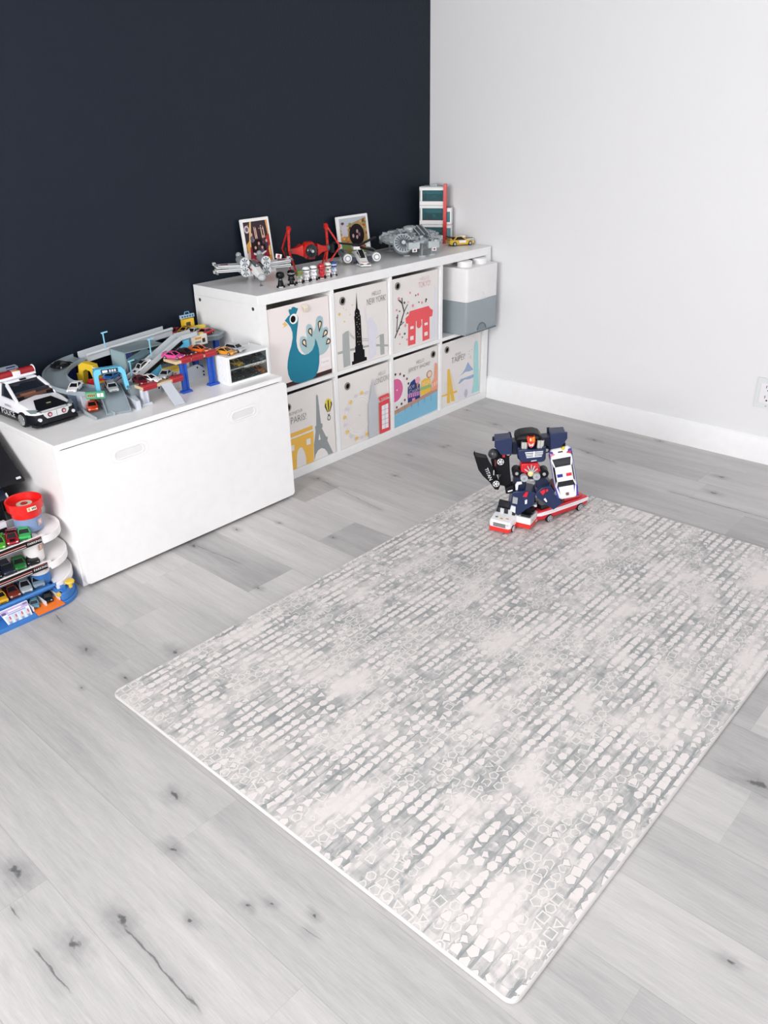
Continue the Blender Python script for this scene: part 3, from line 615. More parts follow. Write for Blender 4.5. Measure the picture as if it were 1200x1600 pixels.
# ---------------------------------------------------------------- white storage bench
BX0, BX1, BY0, BY1, BH = -2.389, -1.489, -.511, -.012, .488
BW = P('#f3f2f2', .34, coat=.1); t = thing('storage_bench', 'white storage bench with a wide pull-out drawer front and toys on top', 'bench', (BX0, BY1, 0)); w, dp = BX1-BX0, BY1-BY0
b = MB(); b.bb(0, w, -dp+.002, 0, BH-.018, BH, BW); b.build('top_panel', t, bevel=.002)
for x in (0, w-.018):
    b = MB(); b.bb(x, x+.018, -dp+.003, 0, .002, BH-.018, BW); b.build('side_panel', t)
b = MB(); b.bb(.018, w-.018, -.02, -.002, .02, BH-.018, BW); b.build('back_panel', t)
b = MB(); b.bb(.02, w-.02, -dp+.02, -.03, .03, .045, BW); b.build('drawer_floor', t)
b = MB(); b.prism(rrect(w-.003, BH-.030, .014, 5, w/2+.0035, .012+(BH-.030)/2), -dp-.018, -dp, BW); df = b.build('drawer_front', t, bevel=.0015)
GR = P('#dcdadb', .45)
for cx in (.228, .690):
    b = MB(); pth = rrect(.105, .03, .0149, 6, cx, .405); b.tube([(x, -dp-.0183, z) for x, z in pth], .0018, 6, P('#eceaea', .4), True); b.tube([(x, -dp-.0178, z) for x, z in rrect(.135, .048, .0239, 6, cx, .405)], .0012, 6, P('#eceaea', .4), True)
    b.poly([(x, -dp-.0182, z) for x, z in rrect(.098, .024, .0119, 6, cx, .405)], P('#e6e4e4', .5)); tag(b.build('handle', df), 'rounded slot grip')
for cx in (.06, w-.06):
    b = MB(); b.cyl((cx-.012, -dp+.05, .0165), (cx+.012, -dp+.05, .0165), .016, n=16, m=P('#8d8f92', .4)); b.box((cx, -dp+.05, .028), (.03, .03, .01), GREY); b.build('castor', t)

# ---------------------------------------------------------------- small toy cars (front towards local -Y)
_CAR = {}
TYRE = P('#16171a', .6); HUB = P('#b9bdc1', .3, .5); TINT = P('#15171c', .12)
def car_parts(st, L, W, H):
    k = (st, round(L, 4), round(W, 4), round(H, 4))
    if k in _CAR: return _CAR[k]
    prof = {  # (y/L, half width/W, bottom/H, top/H)
     'sport': [(-.5, .36, .2, .32), (-.47, .44, .14, .42), (-.36, .49, .12, .52), (-.18, .5, .12, .58), (.1, .49, .12, .62), (.3, .5, .12, .64), (.44, .48, .15, .66), (.5, .42, .24, .58)],
     'coupe': [(-.5, .40, .2, .42), (-.46, .46, .14, .5), (-.3, .49, .12, .57), (-.1, .5, .12, .6), (.2, .5, .12, .62), (.4, .49, .14, .66), (.47, .47, .17, .64), (.5, .42, .24, .56)],
     'hatch': [(-.5, .42, .18, .42), (-.46, .47, .13, .52), (-.3, .5, .12, .58), (0, .5, .12, .6), (.3, .5, .12, .62), (.46, .49, .14, .64), (.5, .45, .2, .6)]}[st]
    cab = {'sport': ((-.2, .36, .40), (.0, .2, .31), .57), 'coupe': ((-.2, .38, .41), (-.04, .22, .33), .59), 'hatch': ((-.24, .47, .43), (-.1, .40, .36), .6)}[st]
    b = MB(); rings = []
    for y, hw, zb, zt in prof:
        w = hw*W; y *= L; zb *= H; zt *= H; h = zt-zb
        rings.append([(x, y, z) for x, z in ((-w*.9, zb), (-w, zb+.4*h), (-w*.97, zb+.78*h), (-w*.80, zt), (0, zt+.02*H), (w*.80, zt), (w*.97, zb+.78*h), (w, zb+.4*h), (w*.9, zb))])
    b.loft(rings, DARK)
    (y0, y1, hw), (ya, yb, hr), zc = cab
    tr = .94*H; q = [[(-hw*W, y0*L, zc*H), (hw*W, y0*L, zc*H), (hw*W, y1*L, zc*H), (-hw*W, y1*L, zc*H)], [(-hr*W, ya*L, tr), (hr*W, ya*L, tr), (hr*W, yb*L, tr), (-hr*W, yb*L, tr)]]
    rb = [[(x, y, z) for x, y, z in q[1]], [(x*.9, y*.95, H) for x, y, z in q[1]]]
    b.loft(rb, DARK)
    for i in range(4): b.bar(q[0][i], q[1][i], .045*W*1.4, .045*W*1.4, DARK)
    if st == 'sport':
        for s in (-1, 1): b.box((s*.3*W, .43*L, .72*H), (.03*W, .04*L, .14*H), DARK)
        b.box((0, .45*L, .8*H), (.8*W, .07*L, .04*H), DARK)
    b.use(P('#e8e6df', .2))
    for s in (-1, 1): b.box((s*.32*W, -.465*L, .43*H), (.16*W, .04*L, .07*H), P('#e3e3df', .2))
    b.box((0, -.492*L, .26*H), (.5*W, .02*L, .08*H), BLACK)
    body = b.mesh('body', 30)
    b = MB(); b.loft([[(x*.97, y*.99, z) for x, y, z in q[0]], [(x*.99, y, z) for x, y, z in q[1]]], TINT); win = b.mesh('windows', 20)
    r = .235*H if H/W < .75 else .2*H; r = max(r, .0052*L/.072); b = MB(); tw = .17*W
    b.lathe([(r*.9, -tw/2), (r, -tw/2+.1*tw), (r, tw/2-.1*tw), (r*.9, tw/2)], 14, TYRE); b.lathe([(r*.62, tw/2), (r*.58, tw/2+.03*tw), (r*.16, tw/2-.1*tw+.1*tw), (.0001, tw/2)], 10, HUB)
    b.lathe([(r*.62, -tw/2), (r*.58, -tw/2-.03*tw), (.0001, -tw/2)], 10, HUB); wh = b.mesh('wheel', 30)
    _CAR[k] = (body, win, wh, r); return _CAR[k]
def toy_car(name, label, loc, rz, col, st='sport', L=.079, W=.036, H=.0235, roof=None, group='small toy cars', tilt=(0, 0), glass=None, extra=None):
    body, win, wh, r = car_parts(st, L, W, H); t = thing(name, label, 'toy car', loc, 0, group); t.rotation_euler = (R(tilt[0]), R(tilt[1]), R(rz))
    m = P(col, .28, 0, coat=.3) if not isinstance(col, bpy.types.Material) else col
    def part(n, me, l=None):
        o = bpy.data.objects.new(n, me); COL.objects.link(o); o.parent = t
        if l: o.location = l
        return o
    o = part('body', body); o.material_slots[0].link = 'OBJECT'; o.material_slots[0].material = m
    g = part('windows', win)
    if glass: g.material_slots[0].link = 'OBJECT'; g.material_slots[0].material = glass
    for sx in (-1, 1):
        for sy in (-.31, .31): w = part('wheel', wh, (sx*(W/2-.06*W), sy*L, r)); w.rotation_euler = (0, R(90)*sx, 0)
    if roof:
        b = MB(); b.box((0, .1*L, H*1.0), (.62*W, .2*L, .02*H), P(roof, .3)); b.box((0, -.33*L, .55*H), (.4*W, .25*L, .04*H), P(roof, .3)); b.build('roof_panel', t)
    return t

# ---------------------------------------------------------------- on the cube shelf
S = KH
def brick_picture(label, x0, x1, h, yb, lean, paint):
    t = thing('brick_picture', label, 'picture', ((x0+x1)/2, yb, S)); t.rotation_euler = (R(-lean), 0, 0); w = x1-x0
    b = MB(); b.bb(-w/2, w/2, 0, .009, 0, h, WHITE); n = int(w/.008)
    for i in range(n): b.cyl((-w/2+w*(i+.5)/n, .0045, h), (-w/2+w*(i+.5)/n, .0045, h+.0016), .0025, n=8, m=WHITE)
    b.build('white_frame', t, bevel=.0006)
    pr = MB(); lay = [0]
    def poly(pts, m):
        lay[0] += 1; pr.poly([((max(.07, min(.93, u))-.5)*w, -.0003-.00004*lay[0], max(.05, min(.95, v))*h) for u, v in pts], P(m, .45))
    paint(poly); tag(pr.build('printed_image', t, flat=True), 'colourful printed image')
rr = random.Random(3)
def paint_ride(p):
    p([(.07, .05), (.93, .05), (.93, .95), (.07, .95)], '#2a1420')
    p([(.30, .95), (.36, .95), (.22, .45), (.16, .5)], '#e7c07c'); p([(.86, .95), (.93, .95), (.93, .6), (.9, .6)], '#e0a75c')
    p(ell(.17, .82, .09, .07, 9), '#cfc3cc'); p(ell(.17, .82, .05, .04, 9), '#6f4a5c')
    p([(.08, .55), (.2, .62), (.2, .45), (.1, .38)], '#dca04a'); p([(.07, .4), (.22, .44), (.24, .3), (.07, .3)], '#d9b9a8')
    p([(.7, .28), (.93, .58), (.93, .05), (.6, .05)], '#d8902c'); p([(.8, .66), (.93, .7), (.93, .5), (.8, .48)], '#b22a26'); p([(.82, .45), (.9, .48), (.9, .32), (.82, .3)], '#f1d27a')
    p([(.2, .5), (.82, .56), (.86, .3), (.6, .16), (.34, .17), (.16, .3)], '#8e1b31'); p([(.24, .6), (.78, .64), (.76, .4), (.5, .32), (.26, .38)], '#1c1218')
    for x, y in ((.34, .62), (.52, .55), (.70, .66), (.38, .48), (.62, .47), (.8, .58), (.3, .72)):
        p(ell(x, y, .04, .03, 8), '#d7a892'); p([(x-.06, y-.03), (x+.06, y-.03), (x+.05, y-.14), (x-.05, y-.14)], rr.choice(['#241a22', '#5f5a6e', '#3b2c3c']))
    for x in (.42, .47, .66, .74): p([(x, .64), (x+.035, .64), (x+.02, .82), (x-.015, .86)], '#dcb6a4')
    p([(.28, .40), (.5, .36), (.74, .41), (.74, .38), (.5, .32), (.28, .36)], '#e8dde0'); p([(.2, .3), (.42, .24), (.42, .21), (.2, .26)], '#e06a86'); p([(.6, .24), (.8, .3), (.8, .27), (.6, .21)], '#e06a86')
    p([(.43, .31), (.57, .31), (.61, .18), (.39, .18)], '#d7c3c6'); p([(.46, .25), (.54, .25), (.55, .2), (.45, .2)], '#55424c')
    p([(.07, .05), (.6, .05), (.58, .13), (.3, .14), (.07, .1)], '#1d1418'); p([(.6, .05), (.93, .05), (.93, .16), (.66, .15)], '#cc5a1e')
    for i in range(16): x, y = rr.uniform(.08, .9), rr.uniform(.06, .93); p(ell(x, y, .012, .01, 6), rr.choice(['#e9cf8f', '#d8738a', '#d9893a', '#efe6e2']))
brick_picture('tall white brick-framed picture of people on a red ride leaning on the dark wall', -1.232, -1.086, .217, -.05, 7, paint_ride)
def paint_garden(p):
    p([(.07, .05), (.93, .05), (.93, .95), (.07, .95)], '#b8bfc9'); p([(.07, .7), (.5, .82), (.93, .92), (.93, .3), (.07, .3)], '#a88d54')
    for i in range(34): x, y = rr.uniform(.08, .92), rr.uniform(.5, .84); p(ell(x, y, .05, .035, 7), rr.choice(['#a8432c', '#c77e35', '#bfa964', '#7d8a4d', '#6d2b23', '#cdbb86']))
    p([(.07, .05), (.93, .05), (.93, .3), (.5, .26), (.07, .34)], '#76914a')
    p([(.1, .72), (.16, .78), (.3, .74), (.3, .5), (.12, .5)], '#c6c2cc')
    for i in range(10): p(ell(rr.uniform(.1, .3), rr.uniform(.34, .52), .04, .03, 6), rr.choice(['#e59132', '#c94a2c', '#f0c06a']))
    p(ell(.58, .52, .24, .27, 18), '#120c12')
    for x, y in ((.46, .5), (.58, .46), (.66, .52), (.6, .6)): p(ell(x, y, .035, .05, 8), rr.choice(['#c59aa0', '#7b3d52', '#8d5a72']))
    p([(.12, .18), (.36, .22), (.36, .14), (.12, .12)], '#a0713a'); p([(.5, .08), (.66, .1), (.64, .24), (.52, .24)], '#cf6b2b'); p(ell(.53, .12, .03, .06, 8), '#efe9e4'); p([(.8, .84), (.84, .92), (.88, .8)], '#8b2f2a')
brick_picture('wide white brick-framed picture of an autumn garden leaning on the dark wall', -.702, -.500, .176, -.055, 7, paint_garden)

# toy figurines
def figure(label, x, y, head, body, trim, tall=.058, hw=.0155, cone=False, dome=True, band=None):
    t = thing('toy_figurine', label, 'figurine', (x, y, S), -38, 'row of small figurines along the shelf edge'); z0 = .006
    b = MB(); b.prism(ell(0, 0, .0165, .0135, 18), 0, z0, P('#15161a', .35), 'z'); b.box((.0, -.0125, .003), (.016, .004, .003), P('#d9d9d9', .4)); b.build('base', t)
    hz = tall*.66; b = MB()
    if cone: b.lathe([(.0125, z0), (.011, z0+.006), (.0065, hz-.004), (.003, hz)], 16, P(body, .35))
    else:
        for s in (-1, 1): b.box((s*.0045, 0, z0+.005), (.0075, .0095, .011), P(body, .35)); b.bar((s*.008, 0, hz-.005), (s*.0115, -.003, z0+.012), .0045, .0045, P(body, .35))
        b.loft([[(x_*s, y_*s, z) for x_, y_ in rrect(.017, .012, .004, 3)] for z, s in ((z0+.009, .85), (z0+.014, 1.), (hz-.004, 1.05), (hz, .7))], P(body, .35))
    b.build('body', t, bevel=.0008)
    b = MB(); b.lathe([(hw*.75, hz-.003), (hw*.95, hz), (hw, hz+.006), (hw*.93, tall-.006), (hw*.6, tall-.001), (.0008, tall)], 18, P(head, .25)); h = b.build('head', t)
    if band:
        b = MB(); b.loft([[(hw*1.02*r*math.sin(R(a)), -hw*1.02*r*math.cos(R(a)), z) for a in range(-60, 61, 12)] for z, r in ((hz+.0055, 1), (hz+.0095, .99))], P(band, .2), caps=False, closed=False); b.build('visor', h)
    if trim:
        b = MB(); b.box((0, -.0072, hz-.008), (.009, .0012, .006), P(trim, .35)); b.box((0, -.0072, z0+.013), (.011, .0012, .0025), P(trim, .35)); b.build('chest_detail', t)
figure('small all-black figurine with a flared cape, first in the row by the shelf corner', -1.317, -.341, '#08090b', '#0a0b0d', '#5f6368', cone=True, hw=.0165)
figure('small all-black figurine with a shiny round head, second in the row', -1.265, -.345, '#060709', '#0a0b0d', '#33363b', band='#8a9096')
figure('small figurine with a green head and white chest plate', -1.220, -.340, '#5f8f45', '#cfd0cb', '#6b7c58', tall=.05, band='#a5402c')
figure('small white figurine next to the green-headed one', -1.180, -.337, '#f0f0f1', '#ecebee', '#a9acb4', band='#27282d')
figure('small white figurine with a tilted head between a white one and the red one', -1.142, -.338, '#f2f2f3', '#f0eff1', '#b4b6bd', band='#3a3d48')
figure('small all-red figurine in the row', -1.096, -.337, '#cf2836', '#cc2633', '#8f1a24', band='#8f1a24')
figure('small cream-white figurine with a black visor between the red and blue ones', -1.061, -.336, '#ece9e2', '#e9e5de', '#55565a', band='#17181c')
figure('small figurine with a blue and white head at the end of the row', -1.027, -.333, '#2d5390', '#d8dce6', '#7d90b8', tall=.057, band='#dfe4ee')

# white and grey winged spacecraft toy
def bar2(b, pts, w, h, m):
    for p, q in zip(pts, pts[1:]): b.bar(p, q, w, h, m)
t = thing('toy_spacecraft', 'white and grey brick spacecraft with straight wings and four round engines', 'toy spacecraft', (-1.302, -.168, S), -25)
LW = P('#efefee', .35); LG = P('#9aa2a6', .38); DG = P('#5a6268', .4); DR = P('#6a2324', .4)
b = MB(); b.loft([[(x*w, y, z+zz*h) for x, zz in ((-1, -.6), (1, -.6), (1, .3), (.55, 1), (-.55, 1), (-1, .3))] for y, w, z, h in ((.10, .016, .062, .014), (.0, .021, .06, .018), (-.06, .019, .05, .016), (-.125, .011, .034, .009))], LW)
b.box((-.0215, -.03, .055), (.002, .05, .008), P('#b23a30', .4)); b.box((.0215, -.03, .055), (.002, .05, .008), DR); b.build('fuselage', t, bevel=.001)
b = MB(); b.loft([[(x*w, y, z+zz*h) for x, zz in ((-1, 0), (1, 0), (.6, 1), (-.6, 1))] for y, w, z, h in ((.03, .012, .076, .004), (-.01, .013, .072, .012), (-.06, .011, .06, .01))], P('#59646b', .15)); b.bar((0, .03, .081), (0, -.06, .071), .004, .002, LW); b.build('canopy', t)
b = MB(); b.ball((0, -.118, .036), .017, (1, 1.1, .75), P('#c3c7c9', .25), 10, 6); tag(b.build('nose', t), 'faceted grey nose')
b = MB(); b.cyl((0, -.095, 0), (0, -.09, .035), .003, n=8, m=DG); b.box((0, -.097, .002), (.008, .012, .004), DG); b.build('landing_strut', t)
for y in (.06,):
    for s in (-1, 1): b = MB(); b.cyl((s*.015, y, 0), (s*.015, y, .05), .003, n=8, m=DG); b.build('landing_strut', t)
for s in (-1, 1):
    for zz, tilt in ((.067, .003), (.055, -.001)):
        b = MB(); b.loft([[(x, y0, z-.005), (x, y1, z-.005), (x, y1, z+.005), (x, y0, z+.005)] for x, y0, y1, z in ((s*.05, -.034, .035, zz), (s*.148, -.018, .026, zz+tilt))], LW)
        b.box((s*.115, .0, zz+tilt*.8+.005), (.03, .018, .002), DR); b.bar((s*.06, -.034, zz), (s*.145, -.018, zz+tilt), .004, .005, LG); b.build('wing', t)
    for zz in (.082, .047):
        b = MB(); x = s*.042; b.cyl((x, -.035, zz), (x, .045, zz), .0175, .0155, 18, LG); b.lathe([(.0175, 0), (.0175, .004), (.0135, .004), (.012, .001), (.0001, .001)], 18, LG) if 0 else None
        b.cyl((x, -.041, zz), (x, -.035, zz), .0185, n=18, m=P('#cdd1d3', .35))
        for a in (45, 135, 90): b.box((x, -.0415, zz), (.030, .0012, .0035), P('#4a5157', .4), ry=R(a))
        b.cyl((x, -.043, zz), (x, -.041, zz), .006, n=12, m=LG); b.build('engine', t)
    b = MB(); b.ball((s*.042, .055, .098), .0115, m=LG, n=10, k=6); b.cyl((s*.042, .055, .06), (s*.042, .055, .098), .005, n=8, m=DG); b.build('engine_knob', t)
    for zz in (.078, .048):
        b = MB(); b.cyl((s*.150, .03, zz), (s*.150, -.03, zz), .004, n=8, m=LG); b.cyl((s*.150, -.03, zz), (s*.150, -.05, zz), .0018, n=6, m=DG); b.box((s*.150, .015, zz), (.010, .02, .010), LW); b.build('wing_gun', t)
b = MB(); b.box((.108, .01, .088), (.024, .002, .016), WHITE, ry=R(12)); b.box((.108, .0085, .088), (.010, .001, .012), P('#a5322c', .4), ry=R(12)); b.bar((.1, .01, .066), (.102, .01, .084), .002, .002, WHITE); b.build('sign_tile', t)

# red and black fighter toy
t = thing('toy_spacecraft', 'red brick fighter toy with a round dark cockpit window and tall bent wings', 'toy spacecraft', (-1.0, -.165, S), -22)
RD = P('#c62219', .36); RDD = P('#7c1a18', .4); BK = P('#1a1c20', .4)
b = MB(); b.lathe([(.020, -.028), (.033, -.020), (.038, 0), (.033, .022), (.02, .036)], 8, RD); c = b.build('cockpit', t); c.location = (0, 0, .084); c.rotation_euler = (R(90), R(22.5), 0)
b = MB(); b.ball((0, 0, .034), .027, (1, 1, .45), P('#22272d', .12), 16, 6); [b.bar((0, 0, .0465), (.0262*math.cos(R(a)), .0262*math.sin(R(a)), .0365), .0014, .0014, P('#565d63', .4)) for a in range(0, 360, 45)]; b.cyl((0, 0, .044), (0, 0, .0485), .006, n=10, m=P('#b4b9bc', .3)); tag(b.build('cockpit_window', c), 'round dark window with spokes')
b = MB(); b.box((0, .0, .112), (.03, .03, .01), RDD); [b.cyl((x, -.01, .112), (x, -.01, .122), .002, n=6, m=BK) for x in (-.008, .01)]; b.box((0, -.025, .055), (.03, .012, .008), RDD); b.build('hull_detail', t)
for s in (-1, 1):
    b = MB(); b.loft([[(s*x, y, z+dz) for y, dz in ((-h, -h), (h, -h), (h, h), (-h, h))] for x, y, z, h in ((.032, 0, .085, .024), (.056, 0, .085, .013), (.083, 0, .086, .009))], RD); b.box((s*.055, -.0105, .086), (.02, .002, .008), BK); b.build('pylon', t, bevel=.001)
    w = MB(); w.cyl((s*.08, 0, .086), (s*.098, 0, .086), .013, n=10, m=P('#5b646b', .4)); w.box((s*.098, -.012, .085), (.014, .03, .035), BK); w.build('wing_hub', t)
    top, fwd, bk, bot = (s*.082, .0, .178), (s*.102, -.045, .092), (s*.10, .045, .092), (s*.066, -.012, .003)
    if s > 0: fwd, bot = (s*.135, -.018, .090), (s*.07, .0, .003)
    for a_, b_, n_, wd in ((top, (s*.085, .0, .1), 'wing_spar', .009), (top, fwd, 'wing_spar', .008), (fwd, bot, 'wing_spar', .007), ((s*.083, 0, .075), bot, 'wing_spar', .008), (top, bk, 'wing_spar', .006), (bk, (s*.07, .04, .003), 'wing_spar', .006)):
        q = MB(); q.bar(a_, b_, wd, wd*.8, RD); n = 5
        for i in range(n): p_ = Vector(a_).lerp(Vector(b_), (i+.5)/n); q.box(p_, (wd*.7, wd*1.25, wd*.5), RDD if i % 2 else RD)
        q.build(n_, t)
    q = MB(); q.poly([Vector(top).lerp(Vector(fwd), .15), Vector(fwd), (s*.09, 0, .09)], BK) if s < 0 else None
    q.box((s*.082, 0, .172), (.014, .016, .016), RD, rx=R(30)); q.build('wing_tip', t)

# white and grey gunship toy with two long engines and black blades
t = thing('toy_spacecraft', 'white and grey brick gunship with two ring-ended engines and long black blades', 'toy spacecraft', (-.735, -.20, S), -33)
b = MB(); b.loft([[(x*w, y, z+zz*h) for x, zz in ((-1, -.5), (1, -.5), (.8, .8), (-.8, .8))] for y, w, z, h in ((.07, .02, .03, .014), (.0, .026, .034, .02), (-.05, .022, .026, .016), (-.1, .02, .012, .007))], LW)
b.box((0, -.09, .017), (.03, .02, .003), P('#b5402f', .4)); b.box((0, .02, .056), (.012, .06, .008), LW); b.build('fuselage', t, bevel=.001)
b = MB(); b.loft([[(x*w, y, z+zz*h) for x, zz in ((-1, 0), (1, 0), (.6, 1), (-.6, 1))] for y, w, z, h in ((-.02, .016, .046, .012), (-.06, .014, .034, .01), (-.07, .012, .03, .004))], BK); [b.bar((s*.012, -.02, .057), (s*.011, -.07, .034), .002, .002, LW) for s in (-1, 1)]; b.build('canopy', t)
b = MB(); b.prism([(-.03, -.075), (.03, -.075), (.022, -.125), (-.022, -.125)], .004, .009, LW, 'z'); [b.box((s*.014, -.11, .0105), (.01, .014, .003), DG) for s in (-1, 1)]; b.box((0, -.09, .0105), (.03, .006, .003), P('#b5402f', .4)); b.build('nose_plate', t)
for s in (-1, 1):
    b = MB(); x = s*.064; b.cyl((x, -.045, .03), (x, .075, .036), .0165, .015, 16, LG); b.cyl((x, -.06, .0295), (x, -.045, .03), .0185, n=18, m=P('#e9e9ea', .3)); b.cyl((x, -.0615, .0295), (x, -.06, .0295), .0135, n=18, m=LG); b.cyl((x, -.063, .0295), (x, -.06, .0295), .0085, n=16, m=P('#f1f1f2', .3))
    b.box((x, .02, .052), (.014, .07, .006), DG); b.box((x, .0, .018), (.02, .05, .01), DG); b.build('engine', t)
    b = MB(); b.box((s*.04, .0, .03), (.045, .03, .012), LG); b.box((s*.036, -.04, .02), (.018, .018, .018), P('#333a4a', .4)); b.build('engine_mount', t)
for p_ in (((-.0, .02, .072), (-.10, .07, .082)), ((.0, .02, .068), (.085, .035, .1)), ((-.02, .03, .07), (.06, -.04, .052))):
    b = MB(); b.bar(p_[0], p_[1], .012, .007, BK); b.build('blade', t)
b = MB(); b.box((-.01, .02, .062), (.028, .04, .012), LW); b.box((.05, .05, .07), (.018, .004, .022), LW); b.box((.03, .05, .062), (.03, .004, .01), P('#b5502f', .4)); b.build('tail', t)
b = MB(); b.box((0, 0, .008), (.05, .05, .016), DG); b.build('stand_foot', t)

# grey disc freighter toy
t = thing('toy_spacecraft', 'large grey disc-shaped brick freighter with a round spoked dome', 'toy spacecraft', (-.372, -.190, S), -30); t.scale = (1.17, 1.17, 1.12)
G1, G2, G3 = P('#b3babd', .38), P('#878f95', .4), P('#4d555b', .45)
b = MB(); b.lathe([(.02, .028), (.105, .038), (.124, .05), (.124, .058), (.10, .072), (.03, .085), (.03, .1), (.02, .104), (.001, .104)], 20, G1); b.build('hull', t)
rq = random.Random(11)
b = MB()
for i in range(210):
    a, r = rq.uniform(0, 360), rq.uniform(.035, .115); z = .085-(r-.03)*.19 if r < .1 else .072-(r-.1)*.58
    s = rq.uniform(.006, .02); b.box((r*math.cos(R(a)), r*math.sin(R(a)), z+.002), (s, s*rq.uniform(.3, .9), rq.uniform(.005, .015)), rq.choice([G1, G1, G2, G3, LG]), rz=R(a))
for i in range(60):
    a = rq.uniform(0, 360); b.box((.123*math.cos(R(a)), .123*math.sin(R(a)), rq.uniform(.045, .06)), (.008, rq.uniform(.006, .02), rq.uniform(.004, .012)), rq.choice([G1, G2, G3]), rz=R(a))
for i in range(16):
    b.bar((.035*math.cos(R(i*22.5)), .035*math.sin(R(i*22.5)), .086), (.112*math.cos(R(i*22.5)), .112*math.sin(R(i*22.5)), .068), .003, .004, rq.choice([G2, G3]))
tag(b.build('hull_plating', t), 'uneven grey plates and pipes')
for s in (-1, 1):
    b = MB(); b.loft([[(s*x0+dx, y, z) for dx, z in ((-.022, .034), (.022, .034), (.022, .06), (-.022, .06))] for x0, y in ((.05, -.09), (.04, -.15))], G1)
    for i in range(14): b.box((s*(.046)+rq.uniform(-.018, .018), rq.uniform(-.15, -.09), .062), (rq.uniform(.006, .016), rq.uniform(.006, .014), .008), rq.choice([G1, G2, G3, LG]))
    b.box((s*.04, -.152, .03), (.018, .006, .014), P('#d8d8d6', .4)); b.box((s*.04, -.1555, .03), (.006, .002, .006), DR); b.build('front_arm', t)
b = MB(); b.box((.02, -.055, .088), (.045, .1, .008), G3, rx=R(16)); [b.box((.02+dx, -.055, .093), (.004, .09, .004), G1, rx=R(16)) for dx in (-.02, 0, .02)]; b.build('sloped_plate', t)
b = MB(); b.cyl((0, 0, -.012), (0, 0, .006), .034, .03, 20, G2); b.ball((0, 0, .004), .031, (1, 1, .2), P('#a3abaf', .25), 20, 5, z0=0); b.tube([(.031*math.cos(R(a)), .031*math.sin(R(a)), .006) for a in range(0, 360, 15)], .0025, 6, G1, True); [b.bar((.006*math.cos(R(a)), .006*math.sin(R(a)), .011), (.030*math.cos(R(a)), .030*math.sin(R(a)), .0065), .0035, .002, P('#4b5359', .4)) for a in range(0, 360, 20)]; b.cyl((0, 0, .008), (0, 0, .016), .007, n=10, m=P('#c9cdcf', .3))
d = tag(b.build('dome', t), 'round dome with radial spokes'); d.location = (-.072, -.112, .052); d.scale = (1.15, 1.15, 1.1); d.rotation_euler = (R(62), 0, R(-10))
for x, y in ((-.05, -.085), (.05, -.1), (-.07, .06), (.07, .06), (.0, -.125)):
    b = MB(); b.cyl((x, y, .004), (x, y, .045), .005, n=8, m=G2); b.box((x, y, .002), (.022, .018, .004), G1); b.build('landing_leg', t)

# white brick building with teal windows and a red corner pillar
t = thing('toy_building', 'white brick tower block with teal windows and a red corner pillar in the corner', 'toy building', (-.075, -.150, S), -62)
TEAL = GLASS('#a3cfd3', .10); LWB = P('#ecebea', .35); w_, d_ = .122, .064
# local: pillar at origin; long face runs along -X, short face along +Y
def storey(name, x0, x1, y0, y1, z0, z1):
    b = MB(); e = .016
    b.bb(x0, x1, y0, y1, z0, z0+e, LWB); b.bb(x0, x1, y0, y1, z1-e, z1, LWB)
    b.bb(x0, x0+.014, y0, y0+.012, z0+e, z1-e, LWB); b.bb(x0, x1, y1-.012, y1, z0+e, z1-e, LWB)
    b.bb(x0, x0+.006, y0, y1, z0+e, z1-e, LWB); b.bb(x1-.012, x1, y1-.016, y1, z0+e, z1-e, LWB)
    b.bb(x0-.001, x1+.001, y0-.001, y1, z1-.0045, z1-.002, P('#a9adb0', .4)); b.bb(x0+.013, x1, y0+.001, y0+.004, z0+e, z0+e+.003, RDD)
    s_ = b.build(name, t, bevel=.0006)
    b = MB(); b.bb(x0+.014, x1, y0+.001, y0+.003, z0+e, z1-e, TEAL); b.bb(x1-.003, x1-.001, y0+.003, y1-.014, z0+e, z1-e, TEAL); b.build('window', s_)
    b = MB(); b.bb(x0+.012, x1-.02, y1-.03, y1-.013, z0+e, z0+e+.03, P('#2c6f80', .4)); b.box((x0+.045, y0+.03, z0+e+.012), (.02, .014, .024), P('#243039', .5)); b.ball((x0+.07, y0+.025, z0+e+.02), .009, m=P('#8fd0d0', .4)); b.box((x0+.028, y0+.02, z0+e+.018), (.003, .003, .036), BK); b.build('room_fittings', s_)
storey('ground_floor', -w_, 0, 0, d_, 0, .092); storey('middle_floor', -w_, 0, 0, d_, .092, .18); storey('top_floor', -w_, 0, 0, d_*.8, .18, .262)
b = MB(); b.bb(-w_+.006, -.006, .006, d_*.8-.006, .262, .264, P('#7d8589', .5)); b.bb(-w_+.05, -w_+.085, .012, .03, .264, .274, LG); b.bb(-w_+.02, -w_+.05, .02, .04, .264, .267, DG); b.build('roof_deck', t)
b = MB(); b.bb(-.002, .014, -.012, .008, 0, .276, P('#cf1f22', .3)); tag(b.build('corner_pillar', t, bevel=.001), 'tall red pillar')
b = MB(); b.bb(.0, .036, .004, d_*.75, 0, .165, LWB); b.bb(.002, .034, .0032, .006, .02, .072, P('#3f7f8a', .15)); b.bb(.004, .030, .0032, .006, .1, .148, P('#3f7f8a', .15)); b.bb(-.001, .037, .003, d_*.75, .085, .09, P('#a9adb0', .4)); wg = b.build('side_wing', t, bevel=.0006)
b = MB(); b.lathe([(.012, .165), (.012, .172), (.009, .172), (.009, .168), (.001, .168)], 14, P('#5f6a6e', .4), (.018, .02, 0)); b.build('roof_fan', wg)

